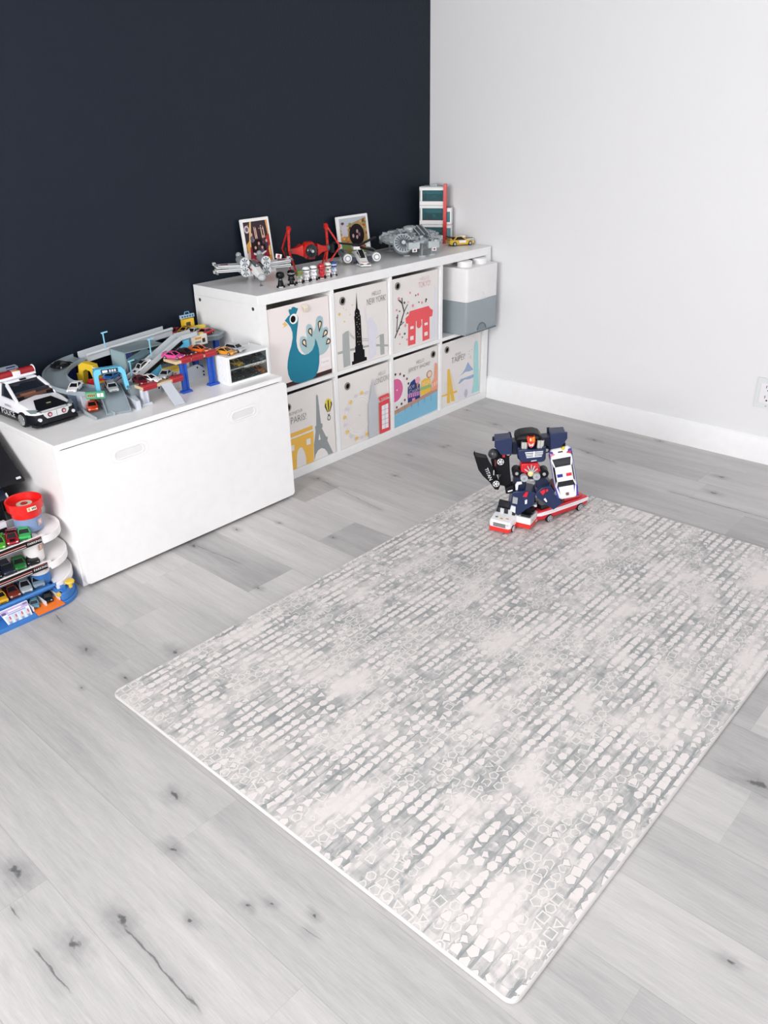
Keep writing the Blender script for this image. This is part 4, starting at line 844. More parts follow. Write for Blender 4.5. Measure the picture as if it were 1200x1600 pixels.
t = toy_car('toy_sports_car', 'yellow and white brick sports car at the shelf end by the white wall', (-.072, -.25, S), 62, '#e8bc3e', 'sport', .132, .060, .044, group='brick toys on the cube shelf')
b = MB(); b.box((0, .004, .0405), (.036, .05, .006), WHITE); b.box((0, -.046, .0265), (.026, .040, .004), WHITE); b.box((0, -.046, .029), (.008, .044, .003), BK); b.box((0, .056, .041), (.054, .014, .003), BK); b.box((0, -.065, .014), (.024, .006, .009), LG); [b.box((s*.0302, .0, .020), (.002, .036, .012), WHITE) for s in (-1, 1)]; tag(b.build('trim_panels', t), 'white panels with a black stripe')
t['group'] = 'brick toys on the cube shelf'

# ---------------------------------------------------------------- on the storage bench
B0 = BH
# large toy police car (front towards the room)
t = thing('toy_police_car', 'large black and white toy police car with red roof lights on the bench end', 'toy car', (-2.290, -.168, B0), 3)
PW_, PB = P('#ececf2', .25, coat=.3), P('#14161b', .3, coat=.2); L, W = .335, .160
st = [(-.168, .052, .012, .040), (-.160, .066, .010, .050), (-.140, .076, .008, .058), (-.10, .079, .008, .068), (-.05, .080, .008, .074), (.06, .080, .008, .076), (.13, .079, .008, .076), (.160, .074, .012, .072), (.168, .064, .02, .062)]
def rings(k0, k1, grow=0):
    out = []
    for y, w, zb, zt in st:
        h = zt-zb; pts = [(-w*.93, 0), (-w, .3), (-w, .55), (-w*.97, .8), (-w*.85, .97), (0, 1.03), (w*.85, .97), (w*.97, .8), (w, .55), (w, .3), (w*.93, 0)]
        out.append([(x*(1+grow), y, zb+h*min(max(z, k0), k1)) for x, z in pts if k0 <= z <= k1 or True])
    return out
b = MB(); b.loft(rings(.5, 1.1), PW_); b.build('upper_body', t, bevel=.0015)
b = MB(); b.loft(rings(0, .52, .004), PB); lb = b.build('lower_body', t, bevel=.0015)
b = MB(); b.prism([(-.072, -.17), (.072, -.17), (.076, -.145), (-.076, -.145)], .006, .016, PB, 'z'); b.box((0, -.168, .008), (.11, .014, .006), PB); b.build('front_lip', lb)
# cabin
cb = [(-.062, .066, .118), (.062, .066, .118)]
base = [(-.068, -.068, .071), (.068, -.068, .071), (.066, .125, .073), (-.066, .125, .073)]; roof = [(-.054, .004, .112), (.054, .004, .112), (.050, .075, .112), (-.050, .075, .112)]
b = MB(); b.loft([roof, [(x*.93, y*.97+.001, .119) for x, y, z in roof]], PW_)
for i in range(4): b.bar(base[i], roof[i], .010, .010, PW_)
b.bar((-.067, .035, .072), (-.053, .04, .112), .008, .010, PW_); b.bar((.067, .035, .072), (.053, .04, .112), .008, .010, PW_); b.build('roof', t, bevel=.002)
b = MB(); ins_ = lambda q, k: [(x*k, y, z-.001) for x, y, z in q]; b.loft([ins_(base, .97), ins_(roof, .97)], GLASS('#39414f', .35)); b.build('windows', t)
b = MB(); b.box((0, .0, .078), (.12, .12, .012), P('#5a3a2e', .6)); b.box((.0, .045, .092), (.1, .02, .03), P('#6e4330', .6)); b.box((-.02, -.035, .087), (.05, .05, .006), P('#7b4a35', .6)); b.box((0, -.045, .086), (.11, .012, .012), P('#20242e', .6)); b.build('seats', t)
b = MB(); [b.box((s*.05, -.058, .078), (.022, .010, .008), BLACK) for s in (-1, 1)]; b.box((0, .0, .119), (.02, .008, .005), BLACK); b.build('wipers', t)
b = MB(); b.box((-.006, .035, .124), (.128, .034, .008), PW_); b.box((-.006, .035, .134), (.026, .032, .016), PW_); b.box((-.006, .030, .1425), (.016, .016, .003), P('#e0924a', .35))
for s in (-1, 1): b.cyl((s*.062-.006, .035, .134), (s*.066-.006, .035, .134), .0145, n=16, m=PW_)
lbx = b.build('light_bar', t, bevel=.002)
for s in (-1, 1):
    b = MB(); b.loft([[(x-.006, .035+.0145*math.cos(R(a)), .133+.0125*math.sin(R(a))) for a in range(0, 360, 24)] for x in (s*.013, s*.062)], P('#9c1c20', .15, coat=.4)); tag(b.build('red_lens', lbx), 'dark red lamp lens')
b = MB(); b.box((-.03, .075, .138), (.11, .02, .016), P('#9aa4ad', .3), rx=R(10)); b.box((.0, .0655, .142), (.03, .002, .012), P('#28346b', .2)); b.build('rear_light_board', lbx)
b = MB(); b.loft([[(x*w, y, z) for x, z in ((-1, .012), (1, .012), (1.0, .044), (-1.0, .044))] for y, w in ((-.1705, .054), (-.1625, .0685), (-.142, .0785), (-.125, .0805))], PB); b.build('front_bumper', t, bevel=.002)
b = MB(); b.loft([[(x, y, z) for x, y, z in q] for q in ([(-.030, -.1, .0715), (.030, -.1, .0715), (.056, -.158, .053), (-.056, -.158, .053)], [(-.030, -.1, .0735), (.030, -.1, .0735), (.054, -.161, .0545), (-.054, -.161, .0545)])], PB); b.box((0, -.135, .0655), (.014, .004, .002), P('#d8cfa4', .3, .6), rx=R(18)); b.build('hood_panel', t)
for s in (-1, 1):
    b = MB(); b.loft([[(s*.040, -.161, .046), (s*.073, -.150, .050), (s*.076, -.130, .058), (s*.052, -.152, .056)], [(s*.040, -.1655, .047), (s*.074, -.1525, .051), (s*.077, -.132, .060), (s*.052, -.155, .0585)]], P('#6d7a7a', .1, coat=.5)); b.build('headlight', t)
b = MB(); b.prism([(-.042, .050), (.042, .050), (.042, .040), (.034, .030), (-.034, .030), (-.042, .040)], -.1745, -.160, P('#d5d6d6', .3)); b.bb(-.0006, .0006, -.1750, -.171, .03, .05, DARK); gp = b.build('grille_plate', t, bevel=.001)
for s in (-1, 1):
    b = MB(); b.cyl((s*.024, -.1735, .041), (s*.024, -.176, .041), .0075, n=16, m=P('#5a1d28', .3)); b.cyl((s*.024, -.176, .041), (s*.024, -.1775, .041), .0042, n=14, m=P('#e9a9b8', .2)); b.build('red_lamp', gp)
    b = MB(); b.cyl((s*.057, -.16, .030), (s*.057, -.1735, .030), .0055, n=14, m=P('#dfe0ea', .15)); b.build('fog_lamp', lb)
    b = MB(); b.box((s*.048, -.166, .018), (.04, .008, .008), P('#0c0d10', .5)); b.build('lower_intake', lb)
    for y in (-.105, .105):
        b = MB(); b.lathe([(.021, -.009), (.0245, -.006), (.0245, .006), (.021, .009)], 24, TYRE); b.lathe([(.0185, .009), (.018, .0098), (.006, .0075), (.0001, .0078)], 20, P('#c3c5c8', .25, .6))
        for a in range(0, 180, 36): b.box((0, 0, .0095), (.034, .003, .0015), P('#d9dadc', .25, .5), rz=R(a))
        w = b.build('wheel', t); w.location = (s*.075, y, .0245); w.rotation_euler = (0, R(90)*s, 0)
b = MB(); b.text('POLICE', .026, P('#f3f3f4', .4), Matrix.Translation((-.0808, -.02, .031)) @ Matrix.Rotation(R(-90), 4, 'Z') @ Matrix.Rotation(R(90), 4, 'X')); b.text('PATROL', .011, BLACK, Matrix.Translation((-.0806, -.03, .056)) @ Matrix.Rotation(R(-90), 4, 'Z') @ Matrix.Rotation(R(90), 4, 'X')); b.build('side_lettering', t)

# ---- toy car track playset
RT = V(-1.93, -.23, B0); t = thing('toy_car_track', 'grey toy car track playset with looping road, ramps and blue supports on the bench', 'playset', RT)
def mb(): b = MB(); b.T = Matrix.Translation(-RT); return b
TR, TL, TE = P('#8b979e', .4), P('#c3c8cd', .38), P('#a2acb2', .4); LIL = P('#cdd3dd', .4); DNAVY = P('#18255e', .4)
def arc(cx, cy, r, a0, a1, z0, z1, n=28): return [(cx+r*math.cos(R(a0+(a1-a0)*i/n)), cy+r*math.sin(R(a0+(a1-a0)*i/n)), z0+(z1-z0)*i/n) for i in range(n+1)]
U = lambda w, h, e=.0035, f=.004: [(-w, -.006), (-w, h), (-w+e, h), (-w+e, f-.004), (w-e, f-.004), (w-e, h), (w, h), (w, -.006)]
b = mb(); b.strip(arc(-2.035, -.205, .150, 238, 88, .552, .598), U(.040, .010), TR); b.build('loop_road', t, bevel=.0008)
b = mb(); b.strip([(-2.015, -.052, .592), (-1.95, -.054, .598), (-1.66, -.062, .618)], U(.034, .020), TL); b.tube([(-2.015, -.086, .612), (-1.66, -.096, .638)], .006, 8, TL); b.build('upper_road', t, bevel=.001)
b = mb(); b.strip([(-2.07, -.245, .530), (-2.03, -.20, .535), (-1.95, -.165, .548), (-1.78, -.13, .585)], U(.026, .012), LIL); b.build('inner_road', t, bevel=.0008)
b = mb(); b.strip([(-2.060, -.235, .549), (-2.073, -.31, .545), (-2.088, -.36, .520), (-2.105, -.405, .4945)], U(.040, .008), TR); b.build('main_ramp', t, bevel=.0008)
b = mb(); b.strip([(-2.140, -.26, .503), (-2.150, -.34, .494), (-2.153, -.405, .4905)], [(-.034, -.0022), (-.034, .009), (-.030, .009), (-.030, 0), (.030, 0), (.030, .009), (.034, .009), (.034, -.0022)], TE); b.build('lower_ramp', t, bevel=.0006)
b = mb(); b.bb(-2.172, -2.142, -.30, -.25, B0, .546, LIL); b.bb(-2.20, -2.172, -.27, -.25, B0, .55, P('#5d6d85', .4)); b.build('support_pillar', t, bevel=.0015)
b = mb(); b.bb(-2.10, -2.06, -.075, -.04, B0, .592, DNAVY); b.build('support_pillar', t)
b = mb(); b.bb(-1.90, -1.84, -.09, -.04, B0, .608, P('#2741a8', .4)); b.build('support_pillar', t)
b = mb(); b.bb(-1.99, -1.86, -.20, -.10, B0, .535, DNAVY); b.build('base_block', t, bevel=.002)
# cyan gate over the ramp
ga = math.atan2(-.029, .076); M = Matrix.Translation(-RT) @ Matrix.Translation((-2.073, -.330, .545)) @ Matrix.Rotation(ga, 4, 'Z')
b = MB(); b.T = M; out = [(-.052, 0), (-.052, .070), (-.044, .080), (.036, .080), (.048, .066), (.056, 0)]; inn = [(.042, 0), (.036, .056), (.030, .062), (-.034, .062), (-.038, .056), (-.038, 0)]
b.prism(out+inn, -.013, .013, CYAN); g = b.build('cyan_gate', t, bevel=.0012)
b = MB(); b.T = M; b.bb(-.028, .026, -.0145, -.012, .064, .078, P('#232a3a', .4)); b.bb(-.024, -.008, -.0152, -.0143, .067, .075, P('#e9ecef', .4)); [b.bb(x, x+.005, -.0152, -.0143, .067, .075, P('#cdd4da', .4)) for x in (-.002, .006, .014)]; b.build('gate_sign', g); b = MB(); b.T = M; b.cyl((.049, -.013, .008), (.049, -.0165, .008), .005, n=10, m=P('#5c666e', .4)); b.build('gate_bolt', g)
b = mb(); b.box((-2.008, -.325, .523), (.03, .06, .06), TR); b.build('ramp_side', t)
# yellow gate inside the loop
M = Matrix.Translation(-RT) @ Matrix.Translation((-2.045, -.15, .535)) @ Matrix.Rotation(R(-65), 4, 'Z')
b = MB(); b.T = M; b.prism([(-.045, 0), (-.036, .06), (-.02, .07), (.022, .062), (.036, .004), (.046, .004), (.046, -.006), (.022, -.006), (.008, .040), (-.008, .046), (-.02, .04), (-.026, -.004)], -.014, .014, P('#e5c133', .4)); b.bb(-.05, -.03, -.012, .012, -.045, .03, P('#d6b02a', .4)); g = b.build('yellow_gate', t, bevel=.0012)
b = MB(); b.T = M; b.bb(.022, .062, -.017, -.014, .036, .056, WHITE); b.bb(.024, .060, -.0185, -.0168, .038, .053, P('#2a211f', .4)); [b.bb(.027+.008*i, .033+.008*i, -.0192, -.0184, .042, .049, P('#cf6a3a', .4)) for i in range(4)]; b.build('gate_sign', g)
b = mb(); b.prism([(-2.112, .563), (-2.105, .575), (-2.075, .572), (-2.04, .562), (-2.075, .563), (-2.085, .551), (-2.092, .551)], -.255, -.24, P('#d0202c', .35)); b.build('red_lever', t, bevel=.001)
M = Matrix.Translation(-RT) @ Matrix.Translation((-2.150, -.358, .555)) @ Matrix.Rotation(R(-38), 4, 'Z')
b = MB(); b.T = M; b.bb(-.03, .03, -.003, .003, -.012, .012, P('#3f8f6c', .4)); b.bb(-.027, .0, -.0036, -.003, -.007, .007, P('#7fae7a', .4)); [b.bb(-.024+.006*i, -.020+.006*i, -.0042, -.0036, -.004, .004, P('#8a3b2a', .4)) for i in range(4)]; [b.bb(x, x+.009, -.0042, -.0036, -.006, .006, WHITE) for x in (.005, .016)]; b.build('green_sign', t)
# street lamps
for x, y, z, h in ((-1.945, -.095, .625, .052), (-1.955, -.262, .556, .050), (-1.845, -.225, .595, .058)):
    b = mb(); b.cyl((x, y, z), (x+.0, y, z+h), .0024, n=8, m=P('#8ccfe8', .4)); b.bar((x-.006, y+.002, z+h), (x+.016, y-.004, z+h+.003), .005, .004, P('#8ccfe8', .4)); b.build('street_lamp', t)
# clear tunnel
b = mb(); cl = GLASS('#dbe6e8', .02); x0, x1, y0, y1, z0, z1 = -1.93, -1.77, -.195, -.095, .545, .618
b.bb(x0, x1, y0, y0+.002, z0, z1, cl); b.bb(x0, x0+.002, y0+.002, y1, z0, z1, cl); b.bb(x0, x1, y0, y1, z1, z1+.002, cl)
for q in (((x0, y0, z1), (x1, y0, z1)), ((x0, y0, z0), (x0, y0, z1)), ((x0, y0, z1), (x0, y1, z1))): b.bar(*q, .003, .003, P('#8f9ba0', .3))
b.bb(x0, x1, y0, y1, z0-.006, z0, TE); b.build('clear_tunnel', t)
# escalator ramp with zigzag belt
def esc(y, nm):
    b = mb(); P_ = [V(-2.01, y-.02, .528), V(-1.94, y, .541), V(-1.735, y, .642), V(-1.665, y, .645)]
    for p, q in zip(P_, P_[1:]): b.bar(p, q, .007, .016, TL)
    b.build(nm, t, bevel=.001)
esc(-.258, 'escalator_rail'); esc(-.214, 'escalator_rail')
b = mb(); p0, p1 = V(-1.94, -.236, .533), V(-1.735, -.236, .634); b.bar(p0, p1, .036, .005, TE); n = 30
for i in range(n): b.box(p0.lerp(p1, (i+.5)/n)+V(0, -.0275, -.006), (.007, .004, .012), BLACK, ry=R(-20))
b.build('escalator_belt', t)
def tri(pts, nm):
    b = mb(); b.loft([[V(x, -.2625, z) for x, z in pts], [V(x, -.250, z) for x, z in pts]], P('#5dbbe0', .35)); b.build(nm, t)
tri([(-1.912, .533), (-1.828, .527), (-1.838, .578)], 'cyan_side_panel'); tri([(-1.800, .592), (-1.705, .592), (-1.705, .632), (-1.735, .630)], 'cyan_side_panel')
b = mb(); b.bb(-2.035, -1.87, -.30, -.27, B0, .526, LIL); [b.cyl((x, -.302, z), (x, -.2995, z), .0035, n=8, m=BLACK) for x, z in ((-2.02, .50), (-2.0, .51), (-1.93, .515), (-1.88, .50))]; b.prism([(-2.045, -.42), (-2.03, -.42), (-2.0, -.33), (-2.03, -.30)], B0, B0+.03, LIL, 'z'); b.build('base_panel', t, bevel=.001)
b = mb(); b.prism([(-1.80, B0), (-1.665, B0), (-1.665, .515), (-1.69, .537), (-1.80, .53)], -.285, -.27, LIL); [b.cyl((x, -.2865, z), (x, -.2845, z), .0035, n=8, m=BLACK) for x, z in ((-1.675, .497), (-1.675, .51), (-1.70, .53))]; b.bb(-1.79, -1.755, -.2862, -.285, .495, .525, P('#e6d9d6', .4)); b.bb(-1.785, -1.775, -.2868, -.2862, .50, .507, P('#b23a34', .4)); b.bb(-1.77, -1.76, -.2868, -.2862, .508, .516, P('#3a4a7c', .4)); b.build('base_panel', t, bevel=.001)
b = mb(); b.bb(-1.735, -1.71, -.252, -.222, B0, .632, TL); b.build('escalator_post', t)
# vending box under the escalator
b = mb(); b.bb(-1.842, -1.782, -.318, -.274, B0, .547, P('#e4e4e0', .4)); b.bb(-1.843, -1.781, -.319, -.273, .547, .556, P('#e9c73a', .4))
for i in range(6): b.box((-1.835+.009*i, -.3188, .525+.006*(i % 3)), (.008, .0015, .012), P(['#d8b25a', '#7f9fc4', '#c9727a', '#e9e2c9'][i % 4], .4))
b.build('shop_box', t)
# upper deck
b = mb(); dk = [(-1.665, -.035), (-1.665, -.165), (-1.60, -.205), (-1.545, -.225), (-1.510, -.205), (-1.499, -.16), (-1.499, -.09), (-1.515, -.05), (-1.55, -.035)]
b.prism(dk, .592, .610, P('#78858b', .42), 'z'); o_ = [(x, y, .610) for x, y in dk]; b.tube(o_[1:-1], .004, 6, P('#8d999e', .4)); b.cyl((-1.545, -.15, .610), (-1.545, -.15, .612), .022, n=20, m=P('#b9c1c5', .4)); b.cyl((-1.545, -.15, .612), (-1.545, -.15, .6125), .016, n=20, m=P('#4a5258', .4)); b.build('upper_deck', t, bevel=.001)
for x, y in ((-1.532, -.185), (-1.622, -.165), (-1.52, -.06), (-1.63, -.06)):
    b = mb(); b.box((x, y, (B0+.592)/2), (.020, .016, .592-B0), P('#1e4aa8', .4)); b.box((x, y, B0+.004), (.045, .03, .008), P('#1e4aa8', .4)); b.build('deck_leg', t, bevel=.001)
b = mb(); b.T = Matrix.Translation(-RT+V(.027, -.047, .033)); b.bb(-1.715, -1.645, -.205, -.185, .565, .602, P('#dcdcda', .4)); b.bb(-1.708, -1.652, -.2062, -.2048, .57, .598, P('#e3d6c3', .4)); b.bb(-1.70, -1.672, -.2068, -.206, .588, .595, P('#d59a3c', .4)); b.bb(-1.668, -1.656, -.2068, -.206, .573, .588, P('#3a2a26', .4)); b.bb(-1.70, -1.675, -.2068, -.206, .574, .582, P('#8a94a4', .4)); b.bb(-1.715, -1.645, -.185, -.158, .59, .60, TL); [b.cyl((x, -.195, .602), (x, -.195, .608), .010, n=12, m=P('#ecd27a', .4)) for x in (-1.698, -1.664)]; b.build('billboard', t)
b = mb(); b.bb(-1.580, -1.535, -.062, -.037, .610, .652, P('#e6bd35', .4)); b.bb(-1.573, -1.553, -.063, -.060, .615, .64, P('#4b4131', .4)); b.bb(-1.592, -1.528, -.058, -.050, .655, .668, P('#a7c8da', .4)); [b.bb(-1.588+.012*i, -1.580+.012*i, -.0588, -.0578, .658, .665, P('#39587c', .4)) for i in range(5)]; b.tube([(-1.57, -.054, .668), (-1.568, -.054, .678), (-1.55, -.054, .678), (-1.548, -.054, .668)], .002, 6, P('#6aa9d0', .4)); b.build('yellow_kiosk', t, bevel=.0008)
b = mb(); b.strip([(-1.56, -.085, .6105), (-1.53, -.085, .6105), (-1.512, -.10, .6105)], [(-.003, 0), (-.003, .016), (.003, .016), (.003, 0)], P('#e2cc4c', .4)); b.build('yellow_arm', t)

# ---- two small brick platforms
def platform(label, x0, x1, y0, y1, z, legs, legm, segs, ramp=None):
    rt = V((x0+x1)/2, (y0+y1)/2, B0); t = thing('brick_platform', label, 'toy platform', rt)
    def m_(): b = MB(); b.T = Matrix.Translation(-rt); return b
    BE = P('#dcc29c', .45); RD_ = P('#a21d2a', .38)
    b = m_(); b.bb(x0, x1, y0, y1, z-.010, z, BE); b.build('deck_plate', t, bevel=.0008)
    for a0, a1 in segs:
        b = m_(); b.bb(a0, a1, y0-.004, y0+.016, z-.012, z+.008, RD_); b.bb(a0-.001, a1+.001, y0-.005, y0+.017, z+.0015, z+.0028, P('#c7565a', .4)); b.build('red_edge_brick', t, bevel=.0008)
    for x, y in legs:
        b = m_()
        for dx in (-.009, .009): b.box((x+dx, y, (B0+z-.01)/2), (.007, .012, z-.01-B0), legm)
        b.box((x, y, (B0+z-.01)/2), (.012, .004, (z-.01-B0)*.98), legm); b.box((x, y, B0+.004), (.042, .026, .008), legm, taper=(.85, .8)); b.build('leg', t, bevel=.001)
    if ramp:
        b = m_(); b.bar(ramp[0], ramp[1], .038, .003, P('#c3c9d2', .4)); b.build('ramp', t)
    return t
platform('low brick platform with dark red edges and a grey ramp to the bench edge', -2.005, -1.845, -.405, -.325, .552, [(-1.995, -.392), (-1.86, -.34)], LIL, [(-2.004, -1.952), (-1.888, -1.846)], ((-1.918, -.408, .548), (-1.925, -.488, .4905)))
platform('high brick platform with dark red edges on bright blue legs', -1.862, -1.690, -.398, -.325, .606, [(-1.826, -.385), (-1.712, -.388)], P('#1d50b4', .4), [(-1.838, -1.80), (-1.795, -1.748), (-1.738, -1.691)])

# ---- display case of small cars
rt = V(-1.591, -.400, B0); t = thing('car_display_case', 'white ribbed display case with a clear front holding two rows of cars', 'display case', rt)
CW = P('#eeeff0', .35); x0, x1, y0, y1, ch = -.094, .094, -.048, .044, .102
b = MB(); b.bb(x0, x1, y0, y1, 0, .006, CW); b.bb(x0, x1, y0, y1, ch-.006, ch, CW); b.bb(x0, x1, y1-.004, y1, .006, ch-.006, P('#d9dcdb', .4)); b.bb(x0, x0+.004, y0, y1-.004, .006, ch-.006, CW); b.bb(x1-.004, x1, y0, y1-.004, .006, ch-.006, CW); b.bb(x0+.004, x1-.004, y0+.006, y1-.004, .050, .053, CW)
for i in range(9): b.bb(x0-.003, x0, y0+.005+i*.0095, y0+.010+i*.0095, .004, ch-.004, CW)
b.build('case_shell', t)
b = MB(); b.bb(x0, x0+.009, y0-.003, y0, 0, ch, CW); b.bb(x1-.009, x1, y0-.003, y0, 0, ch, CW); b.bb(x0+.009, x1-.009, y0-.003, y0, 0, .008, CW); b.bb(x0+.009, x1-.009, y0-.003, y0, ch-.008, ch, CW); b.build('front_frame', t)
b = MB(); b.bb(x0+.009, x1-.009, y0-.001, y0, .008, ch-.008, GLASS('#f2f6f5', .0)); b.build('clear_front', t)
b = MB(); b.text('MOTORSPORT', .0135, WHITE, Matrix.Translation((.03, y0-.0035, .0525)) @ Matrix.Rotation(R(90), 4, 'X'), stretch=1.15); b.build('front_lettering', t)
b = MB(); [b.cyl((x, y1-.01, ch), (x, y1-.01, ch+.006), .0025, n=8, m=CW) for x in (x0+.01, x1-.02)]; b.build('roof_pin', t)
CB = 'toy cars inside the display case'; CX, CY, CZ = rt
for i, (dx, z, col, lab, st) in enumerate([(-.074, .053, '#17181b', 'black toy car at the end of the top row in the display case', 'coupe'), (-.038, .053, '#dcae2e', 'yellow toy car in the top row of the display case', 'hatch'), (-.001, .053, '#15181f', 'black toy car beside the yellow one in the top row of the display case', 'hatch'), (.036, .053, '#26292d', 'dark toy car between black and grey ones in the top case row', 'coupe'), (.072, .053, '#6d7277', 'grey toy car at the shelf end of the top case row', 'hatch'),
    (-.074, .006, '#14161a', 'black toy car with pale lamps at the corner of the lower case row', 'coupe'), (-.038, .006, '#181d2c', 'dark navy toy car in the lower row of the display case', 'coupe'), (-.001, .006, '#1b1d22', 'black toy car next to the navy one in the lower case row', 'hatch'), (.036, .006, '#22252a', 'dark toy car beside the orange one in the lower case row', 'sport'), (.070, .006, '#df7a2c', 'orange toy car in the lower row of the display case', 'sport')]):
    toy_car('toy_car', lab, (CX+dx, CY-.012, B0+z), 22 if 'orange' in lab or 'yellow' in lab else 8, col, st, .062, .033, .025 if st != 'hatch' else .028, group=CB)
# ---- loose small cars on the bench
GB = 'small toy cars on the bench'
for a in [
 ('black toy car going round the back of the looping track', (-2.11, -.082, .5895), 110, '#17191d', 'sport', dict(tilt=(0, 0))),
 ('white toy car with black windows on the front of the looping track', (-2.178, -.285, .5655), -48, '#ecebee', 'sport', dict()),
 ('orange-red toy car on the lowest ramp under the looping track', (-2.145, -.312, .4990), -25, '#d8481d', 'sport', dict(tilt=(2, 0))),
 ('silver toy car on the grey ramp under the cyan gate', (-2.066, -.315, .5455), -20, '#b9bcbd', 'hatch', dict(tilt=(3, 0))),
 ('blue toy car behind the cyan gate', (-2.015, -.232, .5545), -60, '#2c6fb8', 'hatch', dict()),
 ('dark green toy car inside the clear tunnel', (-1.855, -.145, .5455), 62, '#1e5a2c', 'coupe', dict()),
 ('white and black toy car climbing the escalator ramp', (-1.893, -.236, .5615), -90, '#e6e6e6', 'coupe', dict(roof='#17181b', tilt=(26, 0), W=.034)),
 ('dark red toy car on the corner of the low brick platform', (-1.979, -.355, .5525), -10, '#6e151d', 'sport', dict()),
 ('white toy car with black windows on the low brick platform', (-1.947, -.362, .5525), 22, '#f0efef', 'sport', dict()),
 ('silver toy car beside the red edge at the end of the low brick platform', (-1.886, -.362, .5525), -60, '#a9adb0', 'sport', dict(L=.066)),
 ('pink toy car on the high brick platform', (-1.836, -.352, .6065), 24, '#dd4f97', 'sport', dict()),
 ('very dark red toy car in the middle of the high brick platform', (-1.785, -.350, .6065), 14, '#3a1216', 'sport', dict()),
 ('orange toy car with a black roof on the high brick platform', (-1.730, -.356, .6065), 26, '#e2661f', 'sport', dict(roof='#18191c')),
 ('yellow toy car with a black roof on the upper deck', (-1.606, -.095, .6105), -76, '#e3a52b', 'sport', dict(roof='#1a1713')),
 ('pale grey toy car between the yellow and red ones on the upper deck', (-1.598, -.137, .6105), -74, '#bdb9b0', 'coupe', dict()),
 ('bright red toy car at the front of the upper deck', (-1.577, -.180, .6105), -84, '#bf1f2b', 'coupe', dict()),
 ('dark red toy car by the dark wall on the upper deck', (-1.64, -.075, .6105), -60, '#8c1820', 'coupe', dict(L=.06)),
 ('amber toy sports car on top of the display case', (-1.652, -.404, B0+.1025), 16, '#dd9429', 'sport', dict()),
 ('silver toy hatchback on top of the display case', (-1.605, -.400, B0+.1025), 10, '#aeb2b5', 'hatch', dict(H=.026)),
]:
    toy_car('toy_car', a[0], a[1], a[2], a[3], a[4], group=GB, **a[5])

# ---------------------------------------------------------------- parking garage toy on the floor
rt = V(-2.62, -.43, 0); t = thing('toy_parking_garage', 'toy parking garage with white tiers on a blue base beside the bench', 'playset', rt)
def mb(): b = MB(); b.T = Matrix.Translation(-rt); return b
GBL, GWH, LB = P('#3b78bf', .4), P('#efecec', .35), P('#7d93b8', .4); gx0 = -2.86
b = mb(); fp = [(gx0, -.565), (-2.49, -.565)]+[(-2.49+.085*math.sin(R(a)), -.475-.09*math.cos(R(a))) for a in range(0, 91, 10)]+[(-2.405, -.27), (gx0, -.27)]
b.prism(fp, 0, .014, GBL, 'z'); b.prism([(-2.485, -.556)]+[(-2.49+.080*math.sin(R(a)), -.475-.085*math.cos(R(a))) for a in range(10, 91, 10)]+[(-2.41, -.275), (-2.485, -.275)], .014, .040, GBL, 'z')
b.prism([(gx0, -.512), (-2.575, -.512), (-2.575, -.28), (gx0, -.28)], .014, .052, GBL, 'z'); b.prism([(-2.575, -.49), (-2.485, -.49), (-2.485, -.28), (-2.575, -.28)], .014, .052, GBL, 'z')
b.prism([(-2.575, -.512), (-2.485, -.512), (-2.485, -.49), (-2.575, -.49)], .044, .052, GBL, 'z'); b.bb(gx0, -2.47, -.515, -.507, .050, .058, P('#4a86cc', .4)); b.build('blue_base', t, bevel=.002)
b = mb(); pts = [(-2.657, .012), (-2.583, .012), (-2.576, .046), (-2.664, .046)]; b.loft([[(x, -.556+(z-.012)*1.15-e, z-e*.5) for x, z in pts] for e in (0, .0015)], P('#e7e4ec', .5))
def stk(x0, x1, z0, z1, m, e=.0022): b.loft([[(x, -.556+(z-.012)*1.15-k, z-k*.5) for x, z in ((x0, z0), (x1, z0), (x1, z1), (x0, z1))] for k in (.001, e)], P(m, .5))
stk(-2.662, -2.578, .036, .045, '#b7a6d0'); stk(-2.661, -2.647, .036, .041, '#5a3f96'); stk(-2.592, -2.578, .041, .045, '#5a3f96'); stk(-2.64, -2.6, .039, .0415, '#efe9f2', .0026); stk(-2.645, -2.59, .033, .0345, '#8d86b5', .0024)
for i in range(4): x = -2.655+.0185*i; stk(x, x+.0165, .014, .032, '#b9d0e8'); stk(x+.005, x+.011, .020, .027, '#d9b9a9', .0028); stk(x+.004, x+.012, .0145, .021, '#7f8fb8', .0026); stk(x+.010, x+.014, .024, .03, '#c24a58', .003)
b.build('base_sticker', t)
b = mb(); b.bar((-2.530, -.515, .016), (-2.530, -.572, .012), .086, .004, P('#ee7a26', .4)); tag(b.build('fold_down_ramp', t), 'orange flap')
b = mb(); [b.bb(x, x+.004, -.545, -.49, .014, .030, P('#e3e2e4', .4)) for x in (-2.575, -2.534, -2.490)]; b.bb(-2.575, -2.486, -.545, -.49, .0135, .0155, P('#c9ccd2', .4)); b.build('garage_tray', t)
kn = P('#e8c044', .4); b = mb(); b.cyl((-2.444, -.540, .040), (-2.444, -.540, .058), .006, n=10, m=kn); b.lathe([(.0135, .056), (.015, .060), (.0135, .064), (.001, .066)], 16, kn, (-2.444, -.540, 0)); b.build('round_knob', t)
b = mb(); b.box((-2.487, -.546, .036), (.016, .014, .008), kn); b.build('square_button', t)
b = mb(); [b.box((x, y, .045), (.012, .016, .012), GBL) for x, y in ((-2.465, -.53), (-2.425, -.505))]; b.build('peg', t)
b = mb(); b.bb(-2.432, -2.412, -.47, -.44, .040, .0415, P('#4f9a74', .4)); b.bb(-2.416, -2.409, -.462, -.448, .0415, .043, WHITE); b.build('green_pad', t)
